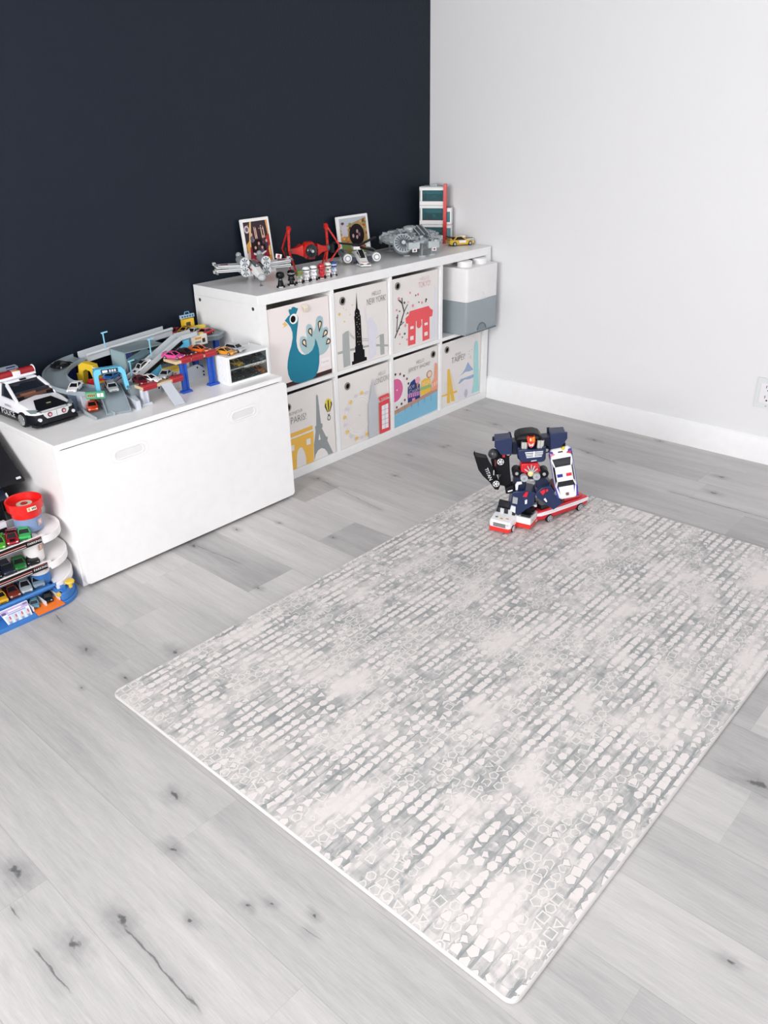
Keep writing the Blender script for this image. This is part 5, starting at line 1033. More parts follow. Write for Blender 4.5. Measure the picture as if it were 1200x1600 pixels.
# tiers
def tier(z, zf, last=False):
    b = mb(); fpr = [(gx0, -.500), (-2.485, -.500), (-2.485, -.33), (gx0, -.33)]; b.prism(fpr, z-.006, z, GWH, 'z'); b.bb(gx0, -2.47, -.505, -.498, z-.020, z+.004, GWH)
    for x in (-2.53, -2.57, -2.61, -2.65, -2.69): b.bb(x-.0015, x+.0015, -.495, -.36, z, z+.003, GWH)
    s_ = b.build('tier_floor', t, bevel=.0008)
    b = mb(); b.bb(-2.70, -2.485, -.5068, -.5050, z-.018, z+.002, P('#17171a', .4)); b.bb(-2.70, -2.535, -.5074, -.5066, z-.009, z-.006, P('#d98a80', .4)); b.bb(-2.70, -2.535, -.5074, -.5066, z-.015, z-.0135, P('#e9e4e4', .4)); b.bb(-2.528, -2.487, -.5074, -.5066, z-.0005, z+.0008, P('#c45a50', .4)); b.text('PARKING', .0105, WHITE, Matrix.Translation((-rt)) .inverted() @ Matrix.Identity(4) if 0 else Matrix.Translation((-2.508, -.5076, z-.0085)) @ Matrix.Rotation(R(90), 4, 'X')); tag(b.build('parking_sign', s_), 'black strip with PARKING lettering')
    b = mb(); b.bb(gx0, -2.49, -.37, -.362, z, zf, P('#dcdcde', .4)); b.build('back_wall', t)
tier(.133, .21); tier(.223, .245)
def curve(z0, z1, cx, cy, r0, r1):
    b = mb(); n = 18; pin, pout = [], []
    for i in range(n+1):
        a = R(-100+190*i/n); pin.append((cx+r0*math.cos(a), cy+r0*1.15*math.sin(a))); pout.append((cx+r1*math.cos(a), cy+r1*1.15*math.sin(a)))
    zz = [z0+(z1-z0)*i/n for i in range(n+1)]
    R_ = []
    for i in range(n+1):
        o, q, z = Vector(pin[i]), Vector(pout[i]), zz[i]; d = (q-o).normalized()
        R_.append([(o.x, o.y, z-.005), (q.x, q.y, z-.010), (q.x, q.y, z+.013), (q.x-d.x*.004, q.y-d.y*.004, z+.013), (q.x-d.x*.004, q.y-d.y*.004, z), (o.x, o.y, z)])
    b.loft(R_, GWH); b.build('curved_ramp', t, bevel=.0008)
curve(.050, .090, -2.466, -.440, .006, .074); curve(.124, .155, -2.468, -.438, .006, .074); curve(.216, .228, -2.474, -.436, .006, .076)
b = mb(); b.lathe([(.030, .05), (.030, .085)], 20, GBL, (-2.492, -.45, 0)); b.lathe([(.0305, .085), (.0305, .125)], 20, GWH, (-2.492, -.45, 0)); b.lathe([(.030, .133), (.030, .215)], 20, GWH, (-2.496, -.45, 0)); b.build('ramp_core', t)
for z, n_, x in ((.106, '2', -2.479), (.178, '3', -2.483)):
    b = mb(); M = Matrix.Translation((x, -.4795, z)) @ Matrix.Rotation(R(22), 4, 'Z') @ Matrix.Rotation(R(90), 4, 'X'); b.use(P('#c79a84', .4)); b.f([b.v(M @ V(*p)) for p in ((-.008, -.009, 0), (.009, -.009, 0), (.009, .009, 0), (-.008, .009, 0))]); b.text(n_, .017, WHITE, M @ Matrix.Translation((0, 0, .0004))); b.build('floor_number', t, flat=True)
tc = (-2.479, -.425, .004); b = mb(); b.lathe([(.041, .223), (.041, .272)], 28, LB, tc); b.build('lift_tower', t)
b = mb(); M = Matrix.Translation((-2.460, -.4625, .252)) @ Matrix.Rotation(R(28), 4, 'Z') @ Matrix.Rotation(R(90), 4, 'X'); b.use(P('#c9a9a0', .4)); b.f([b.v(M @ V(*p)) for p in ((-.009, -.010, 0), (.010, -.010, 0), (.010, .010, 0), (-.009, .010, 0))]); b.text('4', .018, WHITE, M @ Matrix.Translation((0, 0, .0004))); b.build('floor_number', t, flat=True)
TR_ = P('#dd1f1c', .3); b = mb(); b.lathe([(.043, .268), (.044, .272), (.044, .287), (.052, .291), (.055, .318), (.053, .320), (.050, .318), (.047, .300), (.025, .300), (.024, .304), (.001, .304)], 32, TR_, tc); tt = tag(b.build('turntable', t, sharp=28), 'red round turntable')
b = mb(); b.lathe([(.023, .3042), (.023, .3052), (.011, .3053)], 28, P('#cfcdb8', .4), tc, caps=False); b.lathe([(.009, .3048), (.009, .3075), (.001, .308)], 20, P('#b3201e', .4), tc); b.build('turntable_badge', tt)
b = mb(); M = Matrix.Translation((-2.482, -.4805, .309)) @ Matrix.Rotation(R(-3), 4, 'Z') @ Matrix.Rotation(R(82), 4, 'X'); b.use(P('#e9e3cf', .4)); b.f([b.v(M @ V(*p)) for p in ((-.014, -.006, 0), (.014, -.006, 0), (.014, .006, 0), (-.014, .006, 0))]); b.use(P('#2a2523', .4)); [b.f([b.v(M @ V(*p)) for p in ((x, -.003, .0004), (x+.003, -.003, .0004), (x+.003, .003, .0004), (x, .003, .0004))]) for x in (0, .0045, .009)]; b.use(P('#d8902c', .4)); b.f([b.v(M @ V(*p)) for p in ((-.011, -.004, .0004), (-.005, -.004, .0004), (-.005, .004, .0004), (-.011, .004, .0004))]); b.build('turntable_label', tt, flat=True)
b = mb(); b.bb(gx0, -2.535, -.40, -.385, .226, .262, P('#e6e6ee', .35)); b.bb(gx0, -2.538, -.404, -.3995, .228, .243, P('#15161a', .4)); b.build('top_parapet', t, bevel=.001)
GG = 'toy cars parked in the parking garage'
for lab, x, y, z, rz, col, st, kw in [
 ('bright green toy car in front of the red turntable', -2.512, -.462, .2235, -24, '#2fae55', 'hatch', {}), ('red toy car with a black roof on the top garage tier', -2.552, -.466, .2235, -22, '#a01828', 'sport', dict(roof='#1c1b1e')), ('lime green toy car at the frame edge on the top garage tier', -2.592, -.466, .2235, -22, '#4ea52f', 'sport', {}),
 ('black toy car next to the ramp on the middle garage tier', -2.508, -.462, .1335, -20, '#16181c', 'coupe', {}), ('green toy car on the middle garage tier', -2.550, -.462, .1335, -16, '#1f7034', 'coupe', {}), ('dark navy toy car on the middle garage tier', -2.590, -.462, .1335, -8, '#171c33', 'hatch', {}), ('black toy car cut by the frame edge on the middle garage tier', -2.631, -.462, .1335, -8, '#121317', 'coupe', {}),
 ('silver-blue toy car next to the ramp on the lowest garage tier', -2.508, -.459, .0525, -16, '#8295a5', 'hatch', {}), ('silver toy car on the lowest garage tier', -2.550, -.462, .0525, -14, '#a7b0b8', 'sport', {}), ('rust red toy car on the lowest garage tier', -2.591, -.462, .0525, -8, '#7c2f1f', 'sport', {}), ('yellow toy car on the lowest garage tier', -2.632, -.462, .0525, -6, '#dcaa25', 'hatch', {}),
 ('teal toy car in the base bay behind the orange flap', -2.555, -.517, .0158, -22, '#5f8ea3', 'hatch', dict(L=.052, W=.028, H=.021)), ('black toy car in the base bay behind the orange flap', -2.511, -.517, .0158, -22, '#121418', 'sport', dict(L=.052, W=.028, H=.021))]:
    kw = {**dict(L=.080, W=.0375, H=.027), **kw}
    toy_car('toy_car', lab, (x, y+.003, z), rz, col, st, group=GG, **kw)

# ---------------------------------------------------------------- black plastic toy behind the garage, partly outside the frame
rt = V(-2.60, -.19, 0); t = thing('black_toy_vehicle', 'large black plastic toy with slanted edge between bench end and parking garage', 'toy vehicle', rt)
def mb(): b = MB(); b.T = Matrix.Translation(-rt); return b
BKP, BKN = P('#15161b', .38), P('#1d2738', .35)
b = mb(); b.loft([[(-2.80, y, z) for y, z in ((-.262, .03), (-.262, .29), (-.25, .33), (-.06, .47), (-.03, .47), (-.03, .03))], [(-2.48, y, z) for y, z in ((-.262, .03), (-.262, .29), (-.25, .33), (-.06, .45), (-.03, .45), (-.03, .03))]], BKP); b.build('main_body', t, bevel=.006)
b = mb(); b.loft([[(-2.82, y, z) for y, z in ((-.325, .335), (-.31, .355), (-.285, .368), (-.03, .565), (-.03, .545), (-.28, .345))], [(-2.418, y, z) for y, z in ((-.325, .335), (-.31, .355), (-.285, .368), (-.03, .565), (-.03, .545), (-.28, .345))]], BKP); pn = b.build('slanted_panel', t, bevel=.003)
b = mb(); b.box((-2.436, -.3185, .349), (.014, .004, .007), P('#c9cdd0', .35), rx=R(-40)); b.build('silver_badge', pn)
b = mb(); b.loft([[(-2.80, y, z) for y, z in ((-.335, .30), (-.30, .325), (-.2, .36), (-.2, .34), (-.31, .29))], [(-2.487, y, z) for y, z in ((-.335, .30), (-.30, .325), (-.2, .36), (-.2, .34), (-.31, .29))]], BKN); b.box((-2.4865, -.327, .309), (.004, .016, .012), P('#c9cdd0', .35), rx=R(40)); b.build('lower_panel', t, bevel=.002)
for x in (-2.78, -2.50):
    for y in (-.215, -.07): b = mb(); b.cyl((x-.015, y, .04), (x+.015, y, .04), .04, n=20, m=TYRE); b.build('wheel', t)

# ---------------------------------------------------------------- robot on the mat
ROB={
 'torso':(-0.06,[(-0.069,0.304),(0.019,0.307),(0.023,0.264),(0.012,0.259),(-0.059,0.259),(-0.069,0.283)]),
 'cavity':(-0.02,[(-0.075,0.325),(0.013,0.330),(0.025,0.288),(-0.065,0.285)]),
 'rim':(-0.05,[(-0.081,0.332),(-0.079,0.348),(-0.065,0.356),(-0.044,0.360),(-0.021,0.362),(-0.001,0.356),(0.009,0.343),(0.009,0.334),(-0.006,0.349),(-0.028,0.351),(-0.065,0.346)]),
 'head':(-0.06,[(-0.043,0.347),(-0.039,0.354),(-0.033,0.348),(-0.029,0.351),(-0.024,0.348),(-0.017,0.355),(-0.013,0.336),(-0.016,0.319),(-0.026,0.312),(-0.037,0.318)]),
 'face':(-0.065,[(-0.037,0.331),(-0.028,0.324),(-0.018,0.332),(-0.021,0.318),(-0.027,0.315),(-0.033,0.318)]),
 'pipeL':(-0.05,[(-0.057,0.328),(-0.040,0.327),(-0.039,0.302),(-0.055,0.302)]),
 'pipeR':(-0.05,[(-0.005,0.333),(0.013,0.335),(0.017,0.309),(-0.002,0.307)]),
 'g1':(-0.062,[(-0.046,0.296),(0.014,0.301),(0.014,0.298),(-0.046,0.292)]),
 'g2':(-0.062,[(-0.044,0.289),(0.014,0.295),(0.014,0.292),(-0.044,0.286)]),
 'g3':(-0.062,[(-0.042,0.284),(0.013,0.289),(0.012,0.287),(-0.042,0.281)]),
 'g4':(-0.062,[(-0.040,0.278),(0.011,0.284),(0.011,0.281),(-0.040,0.275)]),
 'logo':(-0.062,[(-0.024,0.265),(-0.006,0.268),(-0.005,0.266),(-0.024,0.262)]),
 'shL':(-0.05,[(-0.150,0.336),(-0.091,0.343),(-0.088,0.283),(-0.125,0.280),(-0.149,0.310)]),
 'shLflap':(0.03,[(-0.153,0.316),(-0.100,0.323),(-0.098,0.334),(-0.090,0.334),(-0.084,0.312),(-0.084,0.301),(-0.153,0.300)]),
 'lkL':(-0.02,[(-0.088,0.316),(-0.065,0.318),(-0.062,0.271),(-0.086,0.270)]),
 'shR':(-0.05,[(0.035,0.360),(0.092,0.365),(0.094,0.342),(0.073,0.309),(0.040,0.301)]),
 'shRflap':(0.03,[(0.033,0.351),(0.044,0.352),(0.046,0.344),(0.092,0.350),(0.096,0.332),(0.037,0.304)]),
 'lkR':(-0.02,[(0.012,0.332),(0.041,0.336),(0.045,0.284),(0.024,0.284)]),
 'armA':(-0.03,[(-0.128,0.270),(-0.096,0.272),(-0.091,0.213),(-0.085,0.172),(-0.079,0.136),(-0.101,0.123),(-0.107,0.154),(-0.125,0.158),(-0.129,0.183),(-0.118,0.199),(-0.139,0.197),(-0.152,0.226),(-0.159,0.252),(-0.150,0.267)]),
 'armA2':(-0.03,[(-0.130,0.189),(-0.122,0.196),(-0.109,0.196),(-0.107,0.189),(-0.121,0.173),(-0.131,0.179)]),
 'armB':(-0.06,[(-0.221,0.290),(-0.216,0.297),(-0.212,0.279),(-0.173,0.272),(-0.165,0.256),(-0.154,0.238),(-0.137,0.203),(-0.124,0.172),(-0.130,0.153),(-0.143,0.155),(-0.160,0.180),(-0.187,0.207),(-0.202,0.229)]),
 'wheels':(-0.065,[(-0.126,0.252),(-0.140,0.182),(-0.148,0.275),(-0.116,0.275),(-0.166,0.221),(-0.149,0.223)]),
 'fist':(-0.05,[(-0.105,0.154),(-0.078,0.168),(-0.076,0.145),(-0.080,0.136),(-0.101,0.133)]),
 'waist':(-0.05,[(-0.056,0.248),(0.002,0.253),(0.006,0.231),(0.014,0.222),(-0.008,0.212),(-0.042,0.212),(-0.056,0.220)]),
 'rays':(-0.056,[(-0.020,0.216),(-0.043,0.229),(-0.034,0.241),(-0.021,0.246),(-0.009,0.242),(0.001,0.231)]),
 'discs':(-0.06,[(-0.044,0.200),(-0.002,0.207),(-0.022,0.214),(-0.068,0.208),(0.026,0.207)]),
 'thL':(-0.03,[(-0.075,0.191),(-0.037,0.196),(-0.032,0.173),(-0.033,0.137),(-0.054,0.131),(-0.075,0.136)]),
 'brk':(-0.035,[(-0.067,0.135),(-0.071,0.161),(-0.065,0.173),(-0.049,0.175),(-0.047,0.166),(-0.060,0.162),(-0.061,0.143),(-0.052,0.135)]),
 'thR':(-0.03,[(0.000,0.184),(0.023,0.200),(0.052,0.163),(0.055,0.154),(0.020,0.131),(0.002,0.153)]),
 'shinL':(-0.05,[(-0.080,0.141),(-0.032,0.146),(-0.001,0.140),(-0.002,0.092),(-0.028,0.073),(-0.055,0.049),(-0.087,0.072)]),
 'shinLred':(-0.055,[(-0.044,0.126),(-0.035,0.143),(-0.026,0.144),(-0.030,0.125)]),
 'shinLw1':(-0.055,[(-0.078,0.125),(-0.061,0.121),(-0.062,0.097),(-0.079,0.100)]),
 'shinLw2':(-0.055,[(-0.082,0.091),(-0.067,0.086),(-0.067,0.061),(-0.086,0.072)]),
 'shinLw3':(-0.055,[(-0.036,0.111),(-0.028,0.114),(-0.028,0.099),(-0.035,0.097)]),
 'shinLblk':(-0.0,[(-0.025,0.100),(0.005,0.119),(0.011,0.058),(-0.021,0.025)]),
 'shinR':(-0.05,[(-0.002,0.135),(0.020,0.159),(0.050,0.166),(0.098,0.100),(0.066,0.073),(0.028,0.103),(0.007,0.119)]),
 'shinRred':(-0.055,[(0.014,0.145),(0.030,0.156),(0.033,0.144),(0.025,0.132)]),
 'shinRred2':(-0.055,[(0.033,0.153),(0.041,0.156),(0.043,0.149),(0.036,0.144)]),
 'shinRw':(-0.055,[(0.029,0.116),(0.035,0.121),(0.042,0.108),(0.038,0.106)]),
 'carc':(-0.06,[(0.073,0.301),(0.112,0.125),(0.047,0.244),(0.123,0.258),(0.093,0.130)]),
 'vanfrontbumper':(-0.14,[(-0.159,0.064),(-0.098,0.033),(-0.101,0.017),(-0.157,0.048)]),
}

RZ = -52; rt = V(-1.10, -1.375, .0124)
t = thing('toy_robot', 'large navy toy robot built of folded car parts standing on the play mat', 'toy robot', rt, RZ)
RN, RNK, RK, RW, RR, RS = P('#1e2b52', .32), P('#16203f', .35), P('#121318', .38), P('#ecebee', .28), P('#d01f2c', .32), P('#c3c6c9', .25, .6)
def pz(b, key, thick, m, d=None, bev=None):
    d0, pts = ROB[key]; d0 = d0 if d is None else d; return b.prism(pts, d0, d0+thick, m)
def part(name, specs, parent=t, bevel=.0012, label=None):
    b = MB()
    for s in specs: pz(b, *s)
    return tag(b.build(name, parent, bevel=bevel), label)
b = MB(); pz(b, 'torso', .10, RN); b.prism([(-.072, .312), (-.058, .306), (-.058, .26), (-.070, .27)], -.055, .05, RNK); b.prism([(.010, .312), (.024, .318), (.026, .266), (.012, .26)], -.055, .05, RNK); torso = b.build('torso', t, bevel=.003)
b = MB(); pz(b, 'cavity', .05, RK); b.build('chest_cavity', torso); b = MB(); pz(b, 'rim', .06, RK); b.build('cab_roof_rim', torso, bevel=.002)
b = MB(); [pz(b, k_, .003, P('#e6e8ea', .3)) for k_ in ('g1', 'g2', 'g3', 'g4')]; b.box((-.016, -.064, .290), (.005, .003, .022), P('#e6e8ea', .3)); b.build('grille', torso); b = MB(); pz(b, 'logo', .003, P('#dfe2e6', .3)); b.build('chest_badge', torso)
b = MB(); pz(b, 'head', .035, P('#cf3a22', .3)); b.prism([(-.034, .346), (-.028, .348), (-.026, .336), (-.032, .335)], -.0625, -.058, P('#f3d6b0', .3)); b.prism([(-.026, .349), (-.016, .352), (-.016, .335), (-.024, .333)], -.062, -.058, P('#e98a23', .3)); hd = b.build('head', t, bevel=.003)
b = MB(); pz(b, 'face', .006, P('#d9cfcf', .3)); b.prism([(-.031, .320), (-.024, .321), (-.025, .315), (-.029, .314)], -.068, -.062, P('#c22a30', .3)); b.build('face', hd, bevel=.001)
for k_ in ('pipeL', 'pipeR'):
    b = MB(); d0, pts = ROB[k_]; xs = [p[0] for p in pts]; zs = [p[1] for p in pts]
    for i in range(2): x = min(xs)+(max(xs)-min(xs))*(i+.5)/2; b.cyl((x, -.045, min(zs)), (x, -.045, max(zs)), .0068, n=12, m=P('#d2d3cf', .2, .5)); b.cyl((x, -.045, max(zs)-.004), (x, -.045, max(zs)+.003), .005, n=12, m=DARK)
    b.build('silver_pipe', torso)
for nm, k_, fl, lk, s in (('shoulder', 'shL', 'shLflap', 'lkL', -1), ('shoulder', 'shR', 'shRflap', 'lkR', 1)):
    b = MB(); pz(b, k_, .008, RN); d0, pts = ROB[k_]; cx = sum(p[0] for p in pts)/len(pts); cz = sum(p[1] for p in pts)/len(pts); b.prism([(cx+(x-cx)*.9, cz-.004+(z-cz)*.82) for x, z in pts], d0+.008, .03, RN); sh = b.build(nm, t, bevel=.002)
    b = MB(); pz(b, fl, .006, RNK); b.build('shoulder_flap', sh, bevel=.0015)
    b = MB(); pz(b, lk, .045, RNK); b.build('shoulder_link', sh, bevel=.002)
    x = -.100 if s < 0 else .03
    b = MB(); b.cyl((x+s*.0, -.03, .277 if s < 0 else .292), (x, -.012, .277 if s < 0 else .292), .011, n=16, m=TYRE); b.cyl((x, -.032, .277 if s < 0 else .292), (x, -.030, .277 if s < 0 else .292), .006, n=12, m=RS); b.build('joint_wheel', sh)
# arm made of a black car
b = MB(); pz(b, 'armA', .05, RK); b.prism([(-.135, .29), (-.10, .292), (-.098, .268), (-.13, .268)], -.025, .02, RK); arm = b.build('arm', t, bevel=.0025)
b = MB(); pz(b, 'armB', .012, RK); b.prism([(-.215, .280), (-.175, .270), (-.168, .255), (-.175, .24), (-.20, .255)], -.048, -.02, P('#1b1c21', .5)); dr = b.build('car_door_panel', arm, bevel=.0015)
wl = ROB['wheels'][1]
def wheel_on(parent, x, z, y, r, nrm=(0, -1, 0), nm='wheel', hub=None):
    b = MB(); n_ = Vector(nrm).normalized(); q = n_.to_track_quat('Z', 'Y').to_matrix().to_4x4(); b.T = Matrix.Translation((x, y, z)) @ q
    b.lathe([(r*.9, -.006), (r, -.004), (r, .003), (r*.9, .005)], 22, TYRE); hm = hub or P('#e4e5e7', .3); b.lathe([(r*.74, .005), (r*.7, .0056), (r*.12, .0056), (.0001, .0058)], 20, P('#25262a', .5))
    for a in range(0, 360, 72): b.box((r*.36*math.cos(R(a)), r*.36*math.sin(R(a)), .0060), (r*.72, r*.22, .0016), hm, rz=R(a))
    b.tube([(r*.70*math.cos(R(a)), r*.70*math.sin(R(a)), .0062) for a in range(0, 360, 24)], r*.07, 5, hm, True); return b.build(nm, parent)
wheel_on(arm, wl[0][0], wl[0][1], -.036, .0155); wheel_on(dr, wl[1][0], wl[1][1], -.066, .0150)
b = MB(); b.ball((wl[2][0]-.002, -.02, wl[2][1]-.002), .019, (1, 1, 1), P('#3a3d42', .25), 16, 8); b.build('clear_dome', arm)
b = MB(); b.box((wl[3][0], -.037, wl[3][1]+.002), (.009, .012, .016), P('#b31f2b', .35)); b.box((-.143, -.034, .245), (.006, .008, .024), P('#6a2a24', .4)); b.build('red_joint', arm)
b = MB(); M = Matrix.Translation((wl[4][0]-.001, -.0608, wl[4][1]-.008)) @ Matrix.Rotation(R(90), 4, 'X') @ Matrix.Rotation(R(-68), 4, 'Z'); b.text('TITAN', .017, P('#eeeef0', .4), M); b.text('-----', .012, P('#eeeef0', .4), M @ Matrix.Translation((0, .011, 0))) if 0 else b.T; b.bb(wl[5][0]-.0012, wl[5][0]+.0012, -.0635, -.0605, wl[5][1]-.012, wl[5][1]+.006, P('#dcdde0', .4)); b.build('door_lettering', dr)
b = MB(); pz(b, 'fist', .04, RK); b.prism([(-.098, .146), (-.080, .152), (-.080, .147), (-.096, .141)], -.054, -.05, RW); b.build('fist', arm, bevel=.003)
# waist
b = MB(); pz(b, 'waist', .06, RR); wst = b.build('waist', t, bevel=.004)
b = MB(); ry = ROB['rays'][1]; [b.bar((ry[0][0], -.056, ry[0][1]), (p[0], -.050, p[1]), .004, .004, RS, up=(0, 1, 0)) for p in ry[1:]]; b.build('chest_rays', wst)
dc = ROB['discs'][1]; b = MB(); b.ball((dc[2][0], -.056, dc[2][1]), .0105, (1, .5, 1), P('#e9dc9a', .2), 12, 6); tag(b.build('gem', wst), 'pale yellow gem')
for i in (0, 1): b = MB(); b.cyl((dc[i][0], -.05, dc[i][1]), (dc[i][0], -.066, dc[i][1]), .0135, .0125, 18, P('#b5b9bd', .3, .3)); b.cyl((dc[i][0], -.0665, dc[i][1]), (dc[i][0], -.066, dc[i][1]), .004, n=10, m=GREY); b.build('hip_disc', wst)
b = MB(); b.bb(-.058, .018, -.04, .02, .185, .218, RNK); b.build('hips', t, bevel=.004)
for i in (3, 4): b = MB(); x, z = dc[i]; b.cyl((x, -.04, z), (x, .0, z), .016, n=18, m=RK); b.cyl((x, -.042, z), (x, -.04, z), .006, n=10, m=RS); b.build('hip_wheel', t)
# legs
for th, sh, s in (('thL', 'shinL', -1), ('thR', 'shinR', 1)):
    b = MB(); pz(b, th, .06, RNK); lg = b.build('thigh', t, bevel=.003)
    if s < 0: b = MB(); pz(b, 'brk', .004, RW); b.build('white_bracket', lg)
    b = MB(); pz(b, sh, .075, RN); sn = b.build('shin', t, bevel=.0025)
    if s < 0:
        b = MB(); pz(b, 'shinLred', .006, P('#d02234', .35)); b.build('red_mark', sn); b = MB(); pz(b, 'shinLw1', .006, RS); pz(b, 'shinLw2', .006, P('#dcdfe2', .3)); pz(b, 'shinLw3', .006, RW); b.build('side_windows', sn)
        b = MB(); pz(b, 'shinLblk', .05, RK); b.box((-.002, -.012, .075), (.026, .02, .008), RW); b.build('shin_core', sn)
    else:
        b = MB(); pz(b, 'shinRred', .006, P('#d02234', .35)); pz(b, 'shinRred2', .006, P('#d02234', .35)); b.build('red_mark', sn); b = MB(); pz(b, 'shinRw', .006, RW); b.build('side_windows', sn)
        b = MB(); b.prism([(.055, .165), (.063, .168), (.105, .108), (.098, .10)], -.045, .01, P('#5b1b22', .4)); b.box((.075, -.048, .145), (.012, .004, .03), RS, ry=R(35)); b.build('leg_side', sn)
# foot made of the front of a white and red van (built along its own axis, in world terms then parented)
Tw = (Matrix.Translation(rt) @ Matrix.Rotation(R(RZ), 4, 'Z')).inverted()
def local(loc, rz): return Tw @ Matrix.Translation(loc) @ Matrix.Rotation(R(rz), 4, 'Z')
def mbm(M): b = MB(); b.T = M; return b
M = local((-1.196, -1.322, .0126), -78)   # front towards -Y of this frame
b = mbm(M); b.loft([[(x*w, y, z) for x, z in ((-1, zb), (1, zb), (1, zm), (.93, zt), (-.93, zt), (-1, zm))] for y, w, zb, zm, zt in ((-.052, .034, .020, .034, .038), (-.046, .039, .018, .040, .045), (-.012, .040, .018, .044, .053), (.012, .040, .018, .046, .054), (.016, .036, .02, .044, .05))], RW); foot = b.build('foot', t, bevel=.0015)
b = mbm(M); b.loft([[(x*w, y, z) for x, z in ((-1, .007), (1, .007), (1.02, .021), (-1.02, .021))] for y, w in ((-.056, .033), (-.050, .039), (.012, .0405))], P('#e0332e', .32)); tag(b.build('red_bumper', foot, bevel=.001), 'red lower bumper')
b = mbm(M); [b.box((0, -.0525, z), (.046, .002, .0025), BLACK) for z in (.026, .031, .036)]; [b.box((s*.031, -.049, .036), (.012, .006, .007), P('#dfe4e8', .15)) for s in (-1, 1)]; b.box((0, -.035, .049), (.010, .004, .002), P('#c9a33c', .3), rx=R(14)); b.box((-.02, -.03, .050), (.008, .006, .002), P('#2f7a52', .4)); b.box((.02, -.03, .050), (.010, .002, .002), P('#c9744a', .4)); b.build('van_grille', foot)
for s in (-1, 1): wheel_on(foot, *( (lambda v: (v.x, v.z))(M @ V(s*.036, -.022, .0135)) ), (M @ V(s*.0385, -.022, .0135)).y, .0135, (M.to_3x3() @ V(s, 0, 0)))
b = mbm(M); b.loft([[(-.036, .0, .052), (.036, -.002, .052), (.03, .028, .088), (-.034, .024, .092)], [(-.036, .003, .052), (.036, .001, .052), (.03, .031, .088), (-.034, .027, .092)]], P('#1b1d22', .2)); b.box((0, .012, .062), (.06, .02, .02), P('#26282d', .4)); [b.box((x, .004, .062), (.014, .012, .02), P('#c6c8ca', .3)) for x in (-.012, .018)]; b.build('raised_windscreen', foot)
M2 = local((-1.128, -1.362, .0126), 12)
b = mbm(M2); b.bb(-.052, .050, -.040, .03, .026, .050, RW); b.bb(-.052, .050, -.0405, .03, .009, .026, P('#d9302c', .32)); b.prism([(-.046, .050), (-.03, .050), (-.032, .06), (-.044, .058)], -.034, .0, RK); b.prism([(-.02, .050), (0, .050), (-.002, .062), (-.016, .06)], -.034, .0, RK); [b.bb(.004+.008*i, .009+.008*i, -.0412, -.0402, .036, .043, P('#8fa8a0', .4)) for i in range(5)]; [b.bb(.0+.009*i, .006+.009*i, -.0412, -.0403, .014, .021, P('#f0d9d6', .4)) for i in range(5)]; b.box((-.03, -.041, .036), (.007, .001, .006), P('#c9a33c', .3)); tag(b.build('foot_side', foot, bevel=.001), 'white and red van side')
b = mbm(M2); b.bb(-.02, .05, -.03, .03, .05, .075, RK); b.build('ankle', foot)
# other foot: a red car lying under the leg
M = local((-.982, -1.392, .0126), 76)
b = mbm(M); stn = [(-.140, .034, .022, .040), (-.13, .045, .014, .046), (-.07, .050, .012, .050), (.06, .050, .014, .052), (.11, .047, .016, .052), (.125, .038, .022, .046)]
def ring(y, w, zb, zt): h = zt-zb; return [(-w*.92, y, zb), (-w, y, zb+.35*h), (-w, y, zb+.7*h), (-w*.85, y, zt), (w*.85, y, zt), (w, y, zb+.7*h), (w, y, zb+.35*h), (w*.92, y, zb)]
b.loft([ring(*s_) for s_ in stn], RR); ft = b.build('foot', t, bevel=.0015, label=None) if 0 else b.build('foot', t, bevel=.0015)
b = mbm(M); b.loft([[(x, y, z) for x, z in ((-w-.0012, zb+.50*(zt-zb)), (w+.0012, zb+.50*(zt-zb)), (w*.96+.001, zb+.84*(zt-zb)), (-w*.96-.001, zb+.84*(zt-zb)))] for y, w, zb, zt in stn], RW); b.build('white_side_stripe', ft)
b = mbm(M); b.bb(-.034, .034, -.10, -.02, .049, .054, RK); b.bb(-.038, .038, -.015, .10, .050, .053, RK); b.loft([[(-.04, .02, .05), (.04, .02, .05), (.034, .1, .054), (-.034, .1, .054)], [(-.036, .03, .062), (.036, .03, .062), (.03, .095, .066), (-.03, .095, .066)]], P('#1c1d22', .2)); b.bar((-.04, -.1, .055), (-.036, .02, .06), .006, .006, RR); b.bar((.04, -.1, .055), (.036, .02, .06), .006, .006, RR); b.bar((-.036, .0, .056), (.036, .0, .056), .01, .008, RR); b.build('car_windows', ft)
b = mbm(M); b.box((0, -.137, .026), (.06, .006, .008), P('#3b1114', .4)); [b.box((s_*.034, -.133, .036), (.016, .01, .005), P('#e9dada', .2)) for s_ in (-1, 1)]; b.build('front_trim', ft)
for s in (-1, 1):
    for y in (-.085, .07): v_ = M @ V(s*.047, y, .0155); wheel_on(ft, v_.x, v_.z, v_.y, .0155, (M.to_3x3() @ V(s, 0, 0)), hub=P('#b9bcc0', .3))
# arm made of a white and blue police car hanging nose down
cz = ROB['carc'][1]; p0, p1 = V(cz[0][0], -.030, cz[0][1]), V(cz[1][0], -.055, cz[1][1]); ax = (p1-p0).normalized()
up = V(-.10, -1, .30); up = (up-ax*up.dot(ax)).normalized(); side_ = ax.cross(up).normalized()
M = Matrix((( -side_.x, -ax.x, up.x, 0), (-side_.y, -ax.y, up.y, 0), (-side_.z, -ax.z, up.z, 0), (0, 0, 0, 1))); M.translation = (p0+p1)/2 - up*.028
if M.to_3x3().determinant() < 0: M = M @ Matrix.Diagonal((-1, 1, 1, 1))
BL = P('#3a3f9e', .3)
b = mbm(M); stn = [(-.094, .026, .012, .026), (-.086, .034, .006, .032), (-.05, .039, .005, .036), (.05, .039, .005, .037), (.082, .036, .008, .034), (.092, .028, .014, .028)]; b.loft([ring(*s_) for s_ in stn], RW)
